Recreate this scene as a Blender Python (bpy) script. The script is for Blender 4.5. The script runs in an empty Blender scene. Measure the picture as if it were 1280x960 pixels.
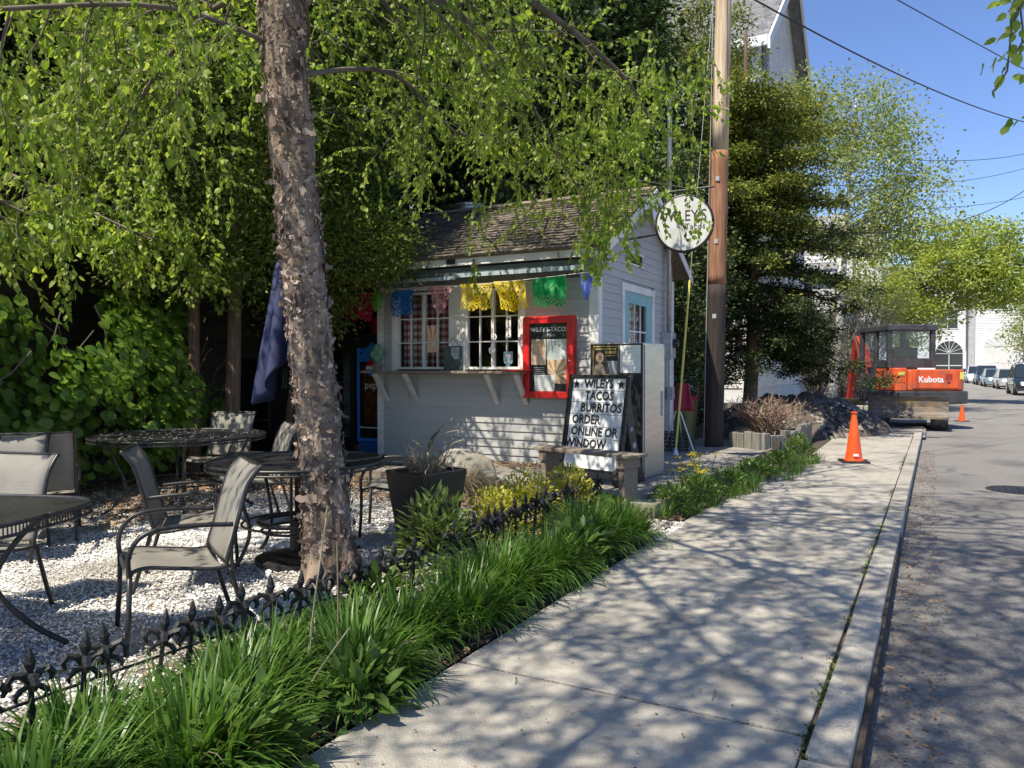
import bpy, math, random
import numpy as np
from mathutils import Vector, Matrix
R = math.radians
random.seed(7)
SC = bpy.context.scene
COL = SC.collection
# ------------------------------------------------------------------ camera, sky, sun, exposure
CAM_YAW, EYE = 28.5, 1.40
cd = bpy.data.cameras.new('camera'); cam = bpy.data.objects.new('camera', cd); COL.objects.link(cam)
cd.sensor_width = 36; cd.lens = 27.0; cd.clip_end = 3000; cd.clip_start = .05
cam.location = (0, 0, EYE); cam.rotation_euler = (R(90 - 1.2), 0, R(CAM_YAW))
SC.camera = cam
SUN_DIR = Vector((0.30, 1.0, -1.72)).normalized()          # direction the light travels
SUN_EL = math.asin(-SUN_DIR.z)
SUN_AZ = math.atan2(-SUN_DIR.x, -SUN_DIR.y)                # compass-like angle from +Y, clockwise positive
w = bpy.data.worlds.new('World'); SC.world = w; w.use_nodes = True
nt = w.node_tree; nt.nodes.clear()
sky = nt.nodes.new('ShaderNodeTexSky'); sky.sky_type = 'NISHITA'; sky.sun_disc = False
sky.sun_elevation = SUN_EL; sky.sun_rotation = SUN_AZ; sky.air_density = 1.0; sky.dust_density = .2; sky.ozone_density = 4.5
bg = nt.nodes.new('ShaderNodeBackground'); bg.inputs[1].default_value = .10
wo = nt.nodes.new('ShaderNodeOutputWorld'); hs = nt.nodes.new('ShaderNodeHueSaturation'); hs.inputs['Hue'].default_value = .512; hs.inputs['Saturation'].default_value = 1.08; hs.inputs['Value'].default_value = 1.28; nt.links.new(sky.outputs[0], hs.inputs['Color']); nt.links.new(hs.outputs[0], bg.inputs[0]); nt.links.new(bg.outputs[0], wo.inputs[0])
sd = bpy.data.lights.new('sun', 'SUN'); sd.energy = 5.0; sd.angle = R(.5); sd.color = (1, .92, .77)
so = bpy.data.objects.new('sun', sd); COL.objects.link(so); so.location = (-4, -12, 20)
so.rotation_euler = SUN_DIR.to_track_quat('-Z', 'Y').to_euler()
SC.view_settings.view_transform = 'Standard'; SC.view_settings.look = 'None'; SC.view_settings.gamma = 1
SC.view_settings.exposure = .60
# ------------------------------------------------------------------ mesh helpers
class MB:
    def __init__(s): s.v = []; s.f = []
    def add(s, vs, fs):
        o = len(s.v); s.v += [tuple(p) for p in vs]; s.f += [tuple(i + o for i in q) for q in fs]; return s
    def box(s, x0, x1, y0, y1, z0, z1, M=None):
        vs = [Vector(p) for p in ((x0,y0,z0),(x1,y0,z0),(x1,y1,z0),(x0,y1,z0),(x0,y0,z1),(x1,y0,z1),(x1,y1,z1),(x0,y1,z1))]
        if M: vs = [M @ p for p in vs]
        return s.add(vs, [(0,3,2,1),(4,5,6,7),(0,1,5,4),(1,2,6,5),(2,3,7,6),(3,0,4,7)])
    def bar(s, a, b, w, h, up=(0,0,1)):
        a = Vector(a); b = Vector(b); d = (b-a); L = d.length; d.normalize()
        sd_ = d.cross(Vector(up));
        if sd_.length < 1e-4: sd_ = Vector((1,0,0))
        sd_.normalize(); u = sd_.cross(d)
        vs = []
        for q in (a, b):
            for i, j in ((-1,-1),(1,-1),(1,1),(-1,1)): vs.append(q + sd_*w*.5*i + u*h*.5*j)
        return s.add(vs, [(3,2,1,0),(4,5,6,7),(0,1,5,4),(1,2,6,5),(2,3,7,6),(3,0,4,7)])
    def tube(s, pts, r, n=8, cap=True):
        pts = [Vector(p) for p in pts]; m = len(pts)
        rs = r if isinstance(r, (list, tuple)) else [r]*m
        ref = None; vs = []
        for i, p in enumerate(pts):
            t = (pts[min(i+1, m-1)] - pts[max(i-1, 0)]).normalized()
            if ref is None: ref = Vector((0,0,1)) if abs(t.z) < .9 else Vector((1,0,0))
            a = t.cross(ref); a.normalize(); b = t.cross(a); ref = -b if False else ref
            ref = a.cross(t); 
            for k in range(n):
                an = 2*math.pi*k/n; vs.append(p + (a*math.cos(an) + ref*math.sin(an))*rs[i])
        fs = [(i*n+k, i*n+(k+1) % n, (i+1)*n+(k+1) % n, (i+1)*n+k) for i in range(m-1) for k in range(n)]
        if cap: fs += [tuple(range(n))[::-1], tuple(range((m-1)*n, m*n))]
        return s.add(vs, fs)
    def lathe(s, prof, n=16, c=(0,0,0), M=None):
        vs = []; m = len(prof)
        for r, z in prof:
            for k in range(n):
                a = 2*math.pi*k/n; p = Vector((r*math.cos(a), r*math.sin(a), z))
                if M: p = M @ p
                vs.append(p + Vector(c))
        fs = [(i*n+k, i*n+(k+1) % n, (i+1)*n+(k+1) % n, (i+1)*n+k) for i in range(m-1) for k in range(n)]
        fs += [tuple(range(n))[::-1], tuple(range((m-1)*n, m*n))]
        return s.add(vs, fs)
    def prism(s, poly, lo, hi, axis='z'):
        m = len(poly)
        def P(a, b, h): return {'z': (a,b,h), 'y': (a,h,b), 'x': (h,a,b)}[axis]
        vs = [P(a,b,lo) for a,b in poly] + [P(a,b,hi) for a,b in poly]
        fs = [tuple(range(m))[::-1], tuple(range(m, 2*m))] + [(i,(i+1)%m,m+(i+1)%m,m+i) for i in range(m)]
        return s.add(vs, fs)
    def grid(s, P, nu, nv, keep=None):
        vs = [P(i/nu, j/nv) for j in range(nv+1) for i in range(nu+1)]
        fs = [(j*(nu+1)+i, j*(nu+1)+i+1, (j+1)*(nu+1)+i+1, (j+1)*(nu+1)+i) for j in range(nv) for i in range(nu) if keep is None or keep(i, j)]
        return s.add(vs, fs)
    def mesh(s, name, m, smooth=False):
        me = bpy.data.meshes.new(name); me.from_pydata(s.v, [], s.f)
        if m: me.materials.append(m)
        if smooth: me.polygons.foreach_set('use_smooth', [True]*len(me.polygons))
        me.update(); return me
    def build(s, name, m, parent=None, smooth=False, bevel=0, loc=None, thick=0):
        o = bpy.data.objects.new(name, s.mesh(name, m, smooth)); COL.objects.link(o)
        if parent: o.parent = parent
        if loc: o.location = loc
        if thick: q = o.modifiers.new('s', 'SOLIDIFY'); q.thickness = thick; q.offset = 0
        if bevel: b = o.modifiers.new('b', 'BEVEL'); b.width = bevel; b.segments = 2; b.limit_method = 'ANGLE'
        return o
def npmesh(name, V, F, m, parent=None, kind=None, smooth=False):
    """V (n,3) float array, F (k,3|4) int array"""
    V = np.asarray(V, dtype=np.float32); F = np.asarray(F, dtype=np.int32); k = F.shape[1]
    me = bpy.data.meshes.new(name); me.vertices.add(len(V)); me.vertices.foreach_set('co', V.ravel())
    me.loops.add(F.size); me.loops.foreach_set('vertex_index', F.ravel())
    me.polygons.add(len(F)); me.polygons.foreach_set('loop_start', np.arange(0, F.size, k, dtype=np.int32))
    if smooth: me.polygons.foreach_set('use_smooth', np.ones(len(F), dtype=bool))
    me.materials.append(m); me.update(calc_edges=True)
    o = bpy.data.objects.new(name, me); COL.objects.link(o)
    if parent: o.parent = parent
    if kind: o['kind'] = kind
    return o
def thing(name, label, cat, loc=(0,0,0), rz=0, group=None):
    o = bpy.data.objects.new(name, None); COL.objects.link(o); o.empty_display_size = .2
    o.location = loc; o.rotation_euler = (0,0,rz); o['label'] = label; o['category'] = cat
    if group: o['group'] = group
    return o
def tag(o, label, cat, group=None, kind=None):
    o['label'] = label; o['category'] = cat
    if group: o['group'] = group
    if kind: o['kind'] = kind
    return o
def struct(o): o['kind'] = 'structure'; return o
def link(name, me, parent, loc=(0,0,0), rot=(0,0,0), scale=(1,1,1)):
    o = bpy.data.objects.new(name, me); COL.objects.link(o); o.parent = parent
    o.location = loc; o.rotation_euler = rot; o.scale = scale; return o
def copy_thing(root, loc, rz, label, group=None):
    def cp(o, par):
        c = o.copy(); COL.objects.link(c)
        if par: c.parent = par
        for ch in o.children: cp(ch, c)
        return c
    r = cp(root, None); r.location = loc; r.rotation_euler = (0,0,rz); r['label'] = label
    if group: r['group'] = group
    return r
def text_mesh(name, body, size, m, parent, loc, rot, extrude=.002, sx=1, align='CENTER', bold=0):
    cu = bpy.data.curves.new('t', 'FONT'); cu.body = body; cu.size = size; cu.extrude = extrude; cu.align_x = align; cu.align_y = 'CENTER'
    cu.resolution_u = 2; cu.offset = bold
    to = bpy.data.objects.new('t', cu); COL.objects.link(to)
    bpy.context.view_layer.update()
    me = bpy.data.meshes.new_from_object(to.evaluated_get(bpy.context.evaluated_depsgraph_get()))
    bpy.data.objects.remove(to); me.materials.clear(); me.materials.append(m); me.name = name
    o = bpy.data.objects.new(name, me); COL.objects.link(o); o.parent = parent
    o.location = loc; o.rotation_euler = rot; o.scale = (sx, 1, 1); return o
# ------------------------------------------------------------------ materials
def mat(name, c, c2=None, rough=.6, scale=8, metal=0, bump=0, bscale=None, detail=6, spec=.5, stretch=None, c3=None, c3scale=.6, island=0, ramp=(.35,.65), coord='Object'):
    m = bpy.data.materials.new(name); m.use_nodes = True; N = m.node_tree.nodes; Lk = m.node_tree.links
    b = N['Principled BSDF']; b.inputs['Roughness'].default_value = rough; b.inputs['Metallic'].default_value = metal
    b.inputs['Specular IOR Level'].default_value = spec
    tc = N.new('ShaderNodeTexCoord'); mp = N.new('ShaderNodeMapping'); Lk.new(tc.outputs[coord], mp.inputs[0])
    if stretch: mp.inputs['Scale'].default_value = stretch
    col = None
    if c2 is None: b.inputs['Base Color'].default_value = (*c, 1)
    else:
        n = N.new('ShaderNodeTexNoise'); n.inputs['Scale'].default_value = scale; n.inputs['Detail'].default_value = detail
        Lk.new(mp.outputs[0], n.inputs[0])
        r = N.new('ShaderNodeValToRGB'); r.color_ramp.elements[0].position = ramp[0]; r.color_ramp.elements[1].position = ramp[1]
        r.color_ramp.elements[0].color = (*c, 1); r.color_ramp.elements[1].color = (*c2, 1)
        Lk.new(n.outputs['Fac'], r.inputs[0]); col = r.outputs[0]
        if c3:
            n3 = N.new('ShaderNodeTexNoise'); n3.inputs['Scale'].default_value = c3scale; n3.inputs['Detail'].default_value = 8
            Lk.new(mp.outputs[0], n3.inputs[0])
            r3 = N.new('ShaderNodeValToRGB'); r3.color_ramp.elements[0].position = .5; r3.color_ramp.elements[1].position = .68
            Lk.new(n3.outputs['Fac'], r3.inputs[0])
            mx = N.new('ShaderNodeMix'); mx.data_type = 'RGBA'; Lk.new(r3.outputs[0], mx.inputs[0]); Lk.new(col, mx.inputs[6]); mx.inputs[7].default_value = (*c3, 1)
            col = mx.outputs[2]
        if island:
            g = N.new('ShaderNodeNewGeometry'); h = N.new('ShaderNodeHueSaturation'); mr = N.new('ShaderNodeMapRange')
            mr.inputs[3].default_value = 1 - island; mr.inputs[4].default_value = 1 + island
            Lk.new(g.outputs['Random Per Island'], mr.inputs[0]); Lk.new(mr.outputs[0], h.inputs['Value']); Lk.new(col, h.inputs['Color']); col = h.outputs[0]
        Lk.new(col, b.inputs['Base Color'])
    if bump:
        n = N.new('ShaderNodeTexNoise'); n.inputs['Scale'].default_value = bscale or scale*3; n.inputs['Detail'].default_value = 8
        Lk.new(mp.outputs[0], n.inputs[0]); bp = N.new('ShaderNodeBump'); bp.inputs['Strength'].default_value = bump; bp.inputs['Distance'].default_value = .02
        Lk.new(n.outputs['Fac'], bp.inputs['Height']); Lk.new(bp.outputs[0], b.inputs['Normal'])
    return m
def objrand(m, amt=.12, hue=0):
    """vary the base colour a little from object to object"""
    N = m.node_tree.nodes; Lk = m.node_tree.links; b = N['Principled BSDF']; s = b.inputs['Base Color']
    oi = N.new('ShaderNodeObjectInfo'); h = N.new('ShaderNodeHueSaturation'); mr = N.new('ShaderNodeMapRange')
    mr.inputs[3].default_value = 1-amt; mr.inputs[4].default_value = 1+amt
    Lk.new(oi.outputs['Random'], mr.inputs[0]); Lk.new(mr.outputs[0], h.inputs['Value'])
    if s.links: src = s.links[0].from_socket; Lk.new(src, h.inputs['Color'])
    else: h.inputs['Color'].default_value = s.default_value
    Lk.new(h.outputs[0], s); return m
def leafmat(name, ca, cb, cc, trans=.4, rough=.45, big=.7):
    m = bpy.data.materials.new(name); m.use_nodes = True; N = m.node_tree.nodes; Lk = m.node_tree.links
    b = N['Principled BSDF']; b.inputs['Roughness'].default_value = rough; b.inputs['Specular IOR Level'].default_value = .35
    g = N.new('ShaderNodeNewGeometry'); r = N.new('ShaderNodeValToRGB'); e = r.color_ramp.elements
    e[0].color = (*ca, 1); e[1].color = (*cc, 1); k = e.new(.55); k.color = (*cb, 1)
    Lk.new(g.outputs['Random Per Island'], r.inputs[0])
    tc = N.new('ShaderNodeTexCoord'); n = N.new('ShaderNodeTexNoise'); n.inputs['Scale'].default_value = big; Lk.new(tc.outputs['Object'], n.inputs[0])
    mr = N.new('ShaderNodeMapRange'); mr.inputs[1].default_value = .3; mr.inputs[2].default_value = .7; mr.inputs[3].default_value = .75; mr.inputs[4].default_value = 1.25
    Lk.new(n.outputs['Fac'], mr.inputs[0]); h = N.new('ShaderNodeHueSaturation'); Lk.new(mr.outputs[0], h.inputs['Value']); Lk.new(r.outputs[0], h.inputs['Color'])
    Lk.new(h.outputs[0], b.inputs['Base Color'])
    t = N.new('ShaderNodeBsdfTranslucent'); h2 = N.new('ShaderNodeHueSaturation'); h2.inputs['Value'].default_value = 1.5; h2.inputs['Saturation'].default_value = 1.1
    Lk.new(h.outputs[0], h2.inputs['Color']); Lk.new(h2.outputs[0], t.inputs[0])
    mx = N.new('ShaderNodeMixShader'); mx.inputs[0].default_value = trans
    Lk.new(b.outputs[0], mx.inputs[1]); Lk.new(t.outputs[0], mx.inputs[2]); Lk.new(mx.outputs[0], N['Material Output'].inputs[0])
    return m
# ------------------------------------------------------------------ foliage in numpy
def unit(a): return a / np.maximum(np.linalg.norm(a, axis=-1, keepdims=True), 1e-6)
def leaves(rg, P, D, Nn, L, W, fold=.18, six=False):
    """leaf blades: base P, axis D, normal Nn"""
    D = unit(D); S = unit(np.cross(D, Nn)); Nn = np.cross(S, D); L = L[:,None]; W = W[:,None]
    n = len(P); i = np.arange(n)[:,None]
    if not six:
        V = np.stack([P, P + D*L*.42 + S*W*.5 + Nn*W*fold, P + D*L, P + D*L*.42 - S*W*.5 + Nn*W*fold], 1).reshape(-1, 3)
        F = np.concatenate([i*4 + np.array([[0,1,2]]), i*4 + np.array([[0,2,3]])])
        return V, F
    V = np.stack([P, P + D*L*.22 + S*W*.42 + Nn*W*fold*.8, P + D*L*.6 + S*W*.42 + Nn*(W*fold*.8 - L*.05), P + D*L - Nn*L*.12,
                  P + D*L*.6 - S*W*.42 + Nn*(W*fold*.8 - L*.05), P + D*L*.22 - S*W*.42 + Nn*W*fold*.8, P + D*L*.55 - Nn*L*.03], 1).reshape(-1, 3)
    T = np.array([[0,1,6],[1,2,6],[2,3,6],[3,4,6],[4,5,6],[5,0,6]])
    F = (i[:,:,None]*7 + T[None]).reshape(-1, 3)
    return V, F
def blades(rg, n, base, rad, length, width, lean=(.25, 1.1), droop=1.0, seg=5, lift=0.0):
    """arching grass-like blades growing from a disc"""
    a = rg.uniform(0, 2*np.pi, n); rr = rad*np.sqrt(rg.uniform(0, 1, n))
    P = np.stack([base[0] + rr*np.cos(a), base[1] + rr*np.sin(a), np.full(n, base[2])], 1)
    az = a + rg.normal(0, .5, n); ln = rg.uniform(lean[0], lean[1], n)*(.35 + .65*rr/rad); Lg = length*rg.uniform(.6, 1.1, n); W = width*rg.uniform(.7, 1.2, n)
    out = np.stack([np.cos(az), np.sin(az), np.zeros(n)], 1); side = np.stack([-np.sin(az), np.cos(az), np.zeros(n)], 1)
    tw = rg.normal(0, .35, n)
    V = []; pos = P.copy(); ang = ln*.35
    for s in range(seg + 1):
        t = s/seg; wd = W*(1 - t**2.2)*(.55 + .45*min(1, t*4)); wd = np.maximum(wd, W*.03)
        sd_ = side*np.cos(tw*t)[:,None] + np.array([[0,0,1]])*np.sin(tw*t)[:,None]*.6
        V += [pos - sd_*wd[:,None]*.5, pos + sd_*wd[:,None]*.5]
        ang = ln*(.35 + droop*t*1.9)
        pos = pos + (out*np.sin(ang)[:,None] + np.array([[0,0,1]])*np.cos(ang)[:,None])*(Lg/seg)[:,None]
    V = np.stack(V, 1).reshape(-1, 3); V[:,2] = np.maximum(V[:,2], base[2] + .004 + lift); m = 2*(seg + 1); i = np.arange(n)[:,None]
    F = np.concatenate([i*m + np.array([[2*s, 2*s+1, 2*s+3, 2*s+2]]) for s in range(seg)])
    return V, F
def cat(*vf):
    Vs, Fs, o = [], [], 0
    for V, F in vf: Vs.append(V); Fs.append(F + o); o += len(V)
    return np.concatenate(Vs), np.concatenate(Fs)
def rdir(rg, n): return unit(rg.normal(0, 1, (n, 3)))
def clusters(rg, C, per, rad, L, W, up=.5, flat=1.0, six=False, fold=.18):
    """leaves spread round cluster centres C"""
    n = len(C)*per; c = np.repeat(C, per, 0); off = rg.normal(0, 1, (n, 3))*rad; off[:,2] *= flat
    D = unit(off + rg.normal(0, .5, (n, 3))*rad + np.array([0,0,-.3])*rad); Nn = unit(rdir(rg, n) + np.array([0,0,up*2]))
    return leaves(rg, c + off, D, Nn, L*rg.uniform(.6, 1.25, n), W*rg.uniform(.7, 1.2, n), fold, six)
def twiggy(rg, p, d, L, r, lvl, mb, tips, droop=.0, nch=6, spread=.9, seg=6, wander=.16, shrink=.5, minr=.003, start=.25):
    """recursive limb: tubes go to mb, last-level polylines to tips"""
    p = Vector(p); d = Vector(d).normalized(); pts = [p.copy()]; rs = [r]
    for i in range(seg):
        d = (d + Vector(rg.normal(0, wander, 3)) + Vector((0,0,-droop*(i+1)/seg*.5))).normalized()
        p = p + d*(L/seg); pts.append(p.copy()); rs.append(max(minr, r*(1 - .8*(i+1)/seg)))
    mb.tube(pts, rs, 5 if lvl > 0 else 3, cap=False)
    if lvl == 0: tips.append(pts); return
    for k in range(nch):
        t = start + (1 - start)*(k + rg.uniform(0, 1))/nch; i = min(seg - 1, int(t*seg)); f = t*seg - i
        q = pts[i].lerp(pts[i+1], min(1, f)); dd = (pts[i+1] - pts[i]).normalized()
        s = Vector(rg.normal(0, 1, 3)); s = (s - dd*s.dot(dd)).normalized()
        nd = dd*(1 - spread*.5) + s*spread
        twiggy(rg, q, nd, L*shrink*rg.uniform(.7, 1.2)*(1.15 - .5*t), max(minr, rs[i]*.55), lvl - 1, mb, tips, droop*1.5, nch, spread, max(3, seg - 1), wander, shrink, minr, start)
def tip_points(tips, rg, step):
    P = []; D = []
    for pts in tips:
        for a, b in zip(pts, pts[1:]):
            L = (b - a).length; n = max(1, int(round(L/step)))
            for k in range(n):
                q = a.lerp(b, (k + rg.uniform())/n); P.append(q[:]); D.append(((b - a)/L)[:])
    return np.array(P), np.array(D)
rg = np.random.default_rng(11)
# ------------------------------------------------------------------ palette
M = {}
M['asphalt'] = mat('asphalt', (.19,.18,.165), (.33,.31,.285), .9, 60, bump=.9, bscale=220, c3=(.16,.15,.14), c3scale=.8)
M['concrete'] = objrand(mat('concrete', (.33,.305,.26), (.44,.41,.35), .9, 11, bump=.6, bscale=120, c3=(.23,.215,.185), c3scale=1.6), .05)
M['granite'] = objrand(mat('granite', (.28,.26,.225), (.44,.41,.35), .8, 90, bump=.3, bscale=150, c3=(.24,.22,.18), c3scale=2.5), .08)
M['soil'] = mat('soil', (.045,.032,.022), (.10,.075,.05), .95, 12, bump=1, bscale=60)
M['gravelbase'] = mat('gravel_base', (.34,.32,.29), (.62,.60,.57), .85, 60, bump=1.2, bscale=160, c3=(.25,.21,.16), c3scale=1.4)
M['gravel'] = mat('gravel', (.52,.505,.48), (.78,.765,.74), .6, 3, island=.32, c3=(.33,.29,.24), c3scale=1.3)
M['litter'] = mat('leaf_litter', (.16,.09,.045), (.32,.2,.11), .8, 5, island=.45)
M['moss'] = leafmat('moss', (.05,.09,.015), (.10,.14,.03), (.16,.15,.05), .1)
M['deck'] = objrand(mat('deck_wood', (.20,.18,.155), (.36,.335,.30), .85, 3, stretch=(2,26,26), bump=.4, bscale=8), .16)
M['clap'] = objrand(mat('grey_paint', (.41,.41,.41), (.49,.49,.485), .55, 3, stretch=(1,8,8), c3=(.42,.41,.39), c3scale=1.7), .04)
M['trim'] = mat('white_trim', (.72,.71,.69), (.80,.79,.77), .5, 5, c3=(.6,.58,.53), c3scale=2)
M['shingle'] = mat('wood_shingle', (.09,.073,.058), (.19,.16,.13), .9, 4, stretch=(14,1,1), bump=.5, bscale=10, island=.38)
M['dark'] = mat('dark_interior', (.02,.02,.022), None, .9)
M['glass'] = mat('window_glass', (.012,.014,.016), None, .06, spec=.6)
M['black'] = mat('black_metal', (.018,.018,.019), (.035,.033,.032), .38, 30)
M['iron'] = mat('cast_iron', (.012,.012,.013), (.028,.026,.025), .5, 40, bump=.3)
M['blackplastic'] = mat('black_plastic', (.02,.02,.021), None, .45)
M['steel'] = mat('stainless', (.50,.47,.43), (.58,.55,.50), .34, 3, metal=.75, stretch=(1,1,6))
M['galv'] = mat('galvanised', (.42,.44,.45), (.58,.60,.61), .4, 20, metal=.7)
M['red'] = mat('red_paint', (.55,.012,.012), (.66,.02,.018), .4, 6)
M['green_dark'] = mat('dark_green_paint', (.055,.075,.075), (.10,.125,.125), .55, 4)
M['bluegrey'] = mat('blue_grey_paint', (.30,.38,.42), (.40,.47,.50), .6, 4)
M['teal'] = mat('teal_paint', (.20,.42,.46), (.26,.48,.52), .5, 4)
M['paper'] = mat('paper', (.82,.81,.78), None, .7)
M['ink'] = mat('ink', (.02,.02,.022), None, .6)
M['white_ink'] = mat('white_ink', (.85,.85,.84), None, .6)
M['oldwood'] = mat('weathered_wood', (.17,.13,.095), (.30,.25,.20), .85, 4, stretch=(3,20,20), bump=.5, bscale=10)
M['paint_worn'] = mat('worn_white_bracket', (.50,.48,.44), (.62,.60,.56), .7, 7)
# ------------------------------------------------------------------ ground
def sheet(name, x0, x1, y0, y1, z, m, kind='structure', n=1):
    b = MB(); b.grid(lambda u, v: (x0 + (x1-x0)*u, y0 + (y1-y0)*v, z), n, n); o = b.build(name, M[m]); o['kind'] = kind; return o
sheet('ground', -300, 300, -60, 600, -.16, 'soil')
# road between the kerb and the opposite verge
b = MB(); b.add([(-.20,-14,-.12),(9,-14,-.12),(9,300,-.12),(-.20,300,-.12)], [(0,1,2,3)]); struct(b.build('road', M['asphalt']))
b = MB(); b.box(9.0, 14, -14, 300, -.4, 0.0); b.build('far_pavement', M['concrete'])['kind'] = 'structure'
# courtyard base
b = MB(); b.box(-14, -1.98, -14, 30, -.5, -.02); struct(b.build('courtyard_ground', M['soil']))
b = MB(); b.grid(lambda u, v: (-8.6 + 5.78*u, -6 + 13.9*v, -.006 + .004*math.sin(u*31 + v*17)), 30, 60)
struct(b.build('gravel_floor', M['gravelbase']))
def stones(n, x0, x1, y0, y1, size, f=None):
    x = rg.uniform(x0, x1, n); y = rg.uniform(y0, y1, n)
    if f is not None:
        k = f(x, y); x = x[k]; y = y[k]; n = len(x)
    s = size*rg.uniform(.5, 1.4, n); a = rg.uniform(0, 6.28, n)
    o = np.array([[1,0,0],[0,1,0],[-1,0,0],[0,-1,0],[0,0,.8],[0,0,-.4]]) ; V = np.repeat(o[None], n, 0)*rg.uniform(.6, 1.25, (n, 6, 3))
    ca, sa = np.cos(a)[:,None], np.sin(a)[:,None]; X = V[...,0]*ca - V[...,1]*sa; Y = V[...,0]*sa + V[...,1]*ca
    V = np.stack([X, Y, V[...,2]], -1)*s[:,None,None] + np.stack([x, y, s*.25 + rg.uniform(-.002, .006, n)], -1)[:,None]
    F = (np.arange(n)[:,None,None]*6 + np.array([[0,1,4],[1,2,4],[2,3,4],[3,0,4]])[None]).reshape(-1, 3)
    return V.reshape(-1, 3), F
edge = lambda x, y: (x + 2.8 < .1*np.sin(y*3)) & ((y < 6.6) | (x < -4.4)) & ((rg.uniform(0, 1, len(x)) < np.clip((6.4 - y)*.8 + .25, .05, 1)))
v = cat(stones(60000, -7.0, -2.75, .8, 5.2, .0085, edge), stones(34000, -8.2, -2.75, 4.2, 7.6, .011, edge), stones(1600, -2.25, -1.9, 6.0, 6.8, .009))
tag(npmesh('gravel', *v, M['gravel'], kind='stuff'), 'white marble gravel covering the courtyard floor under the chairs and tables', 'gravel')
# brown leaf litter along the hedge, the deck and the fence
def flakes(n, x0, x1, y0, y1, L, z=.012, f=None):
    x = rg.uniform(x0, x1, n); y = rg.uniform(y0, y1, n)
    if f is not None: k = f(x, y); x = x[k]; y = y[k]; n = len(x)
    P = np.stack([x, y, rg.uniform(z, z + .02, n)], 1); D = rdir(rg, n)*[1,1,.25]; N_ = unit(rdir(rg, n)*.6 + [0,0,1])
    return leaves(rg, P, D, N_, L*rg.uniform(.5, 1.3, n), L*.6*rg.uniform(.5, 1.2, n))
v = cat(flakes(9000, -8.6, -5.6, 4.0, 8.2, .055, f=lambda x, y: x < -6.6 + rg.normal(0, .5, len(x))), flakes(3500, -6.6, -3.2, 6.3, 7.7, .05), flakes(2600, -3.1, -1.95, .8, 7.2, .045),
        flakes(1500, -6.2, -3.8, 8.5, 9.02, .04, .135), flakes(500, -3.8, -2.3, 7.0, 12.0, .035, .135), flakes(900, -7.4, -3.1, 1.0, 6.6, .035), flakes(1200, -3.6, -2.0, 11.8, 16, .045))
tag(npmesh('leaf_litter', *v, M['litter'], kind='stuff'), 'dry brown leaf litter scattered over courtyard, bed and deck', 'leaf litter')
# sidewalk: concrete slabs with recessed joints
sw = bpy.data.objects.new('sidewalk', None); COL.objects.link(sw); sw['kind'] = 'structure'
ys = [-3.2, 0.1, 3.08, 6.1, 9.1, 12.1, 15.1, 18.2]
def kx(y): return -.265 + .008*y
def edgeL(y): return -1.96 if y < 7 else (-1.96 + .3*min(1, (y-7)/5))
for a, c in zip(ys, ys[1:]):
    g = .013; b = MB(); n = 6
    pl = [(edgeL(a + (c-a)*i/n), a + g + (c-a-2*g)*i/n) for i in range(n+1)]; pr = [(kx(a + (c-a)*i/n) - .158, a + g + (c-a-2*g)*i/n + .035*math.sin(i)*0) for i in range(n+1)]
    b.prism(pr + pl[::-1], -.1, 0.0); b.build('slab', M['concrete'], sw, bevel=.006)
b = MB(); b.box(-2.0, -.2, -3.2, 18.2, -.2, -.02); struct(b.build('sidewalk_bed', M['soil']))
# driveway beyond the sidewalk: rough dark asphalt patch and a paler apron
b = MB(); b.add([(-9,18.3,-.06),(-.05,18.3,-.06),(-.05,60,-.06),(-9,60,-.06)], [(0,1,2,3)]); struct(b.build('driveway', M['asphalt']))
kerb = bpy.data.objects.new('kerb', None); COL.objects.link(kerb); kerb['kind'] = 'structure'
yk = [-3, -.9, 1.4, 2.9, 4.72, 6.6, 8.5, 10.3, 12.2, 14.1, 16.0, 17.9, 19.6]
for i, (a, c) in enumerate(zip(yk, yk[1:])):
    dz = .012 if i == 3 else rg.uniform(-.004, .004); dx = .012 if i == 3 else rg.uniform(-.005, .005)
    b = MB(); b.prism([(kx(a) + dx, a + .009), (kx(c) + dx, c - .009), (kx(c) + dx - .15, c - .009), (kx(a) + dx - .15, a + .009)], -.3, .004 + dz)
    b.build('kerb_stone', M['granite'], kerb, bevel=.012)
# moss and weeds in the joint, grit in the gutter
n = 7000; y = rg.uniform(1.5, 14, n); dens = (np.sin(y*2.1) + np.sin(y*5.3 + 1) + np.sin(y*.9 + 2) > -.2) | ((y > 2.9) & (y < 3.2)); y = y[dens]; n = len(y)
x = np.array([kx(q) for q in y]) - .162 + rg.normal(0, .011, n)
v = leaves(rg, np.stack([x, y, np.full(n, -.012)], 1), unit(rg.normal(0, 1, (n,3))*[1,1,.2] + [0,0,.55]), rdir(rg, n), rg.uniform(.012, .036, n), rg.uniform(.006, .014, n))
tag(npmesh('joint_moss', *v, M['moss'], kind='stuff'), 'green moss growing in the joint between sidewalk and kerb stones', 'moss')
n = 700; t = rg.uniform(0, 1, n)
v = cat(flakes(1500, -.22, .1, 1.5, 16, .03, -.116), flakes(500, -1.95, -.5, 1.2, 9, .018, .004), flakes(120, .1, 2.5, 1.5, 9, .03, -.116))
tag(npmesh('gutter_litter', *v, M['litter'], kind='stuff'), 'brown twigs and crumbs along the gutter and sidewalk', 'litter')
b = MB()
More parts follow.
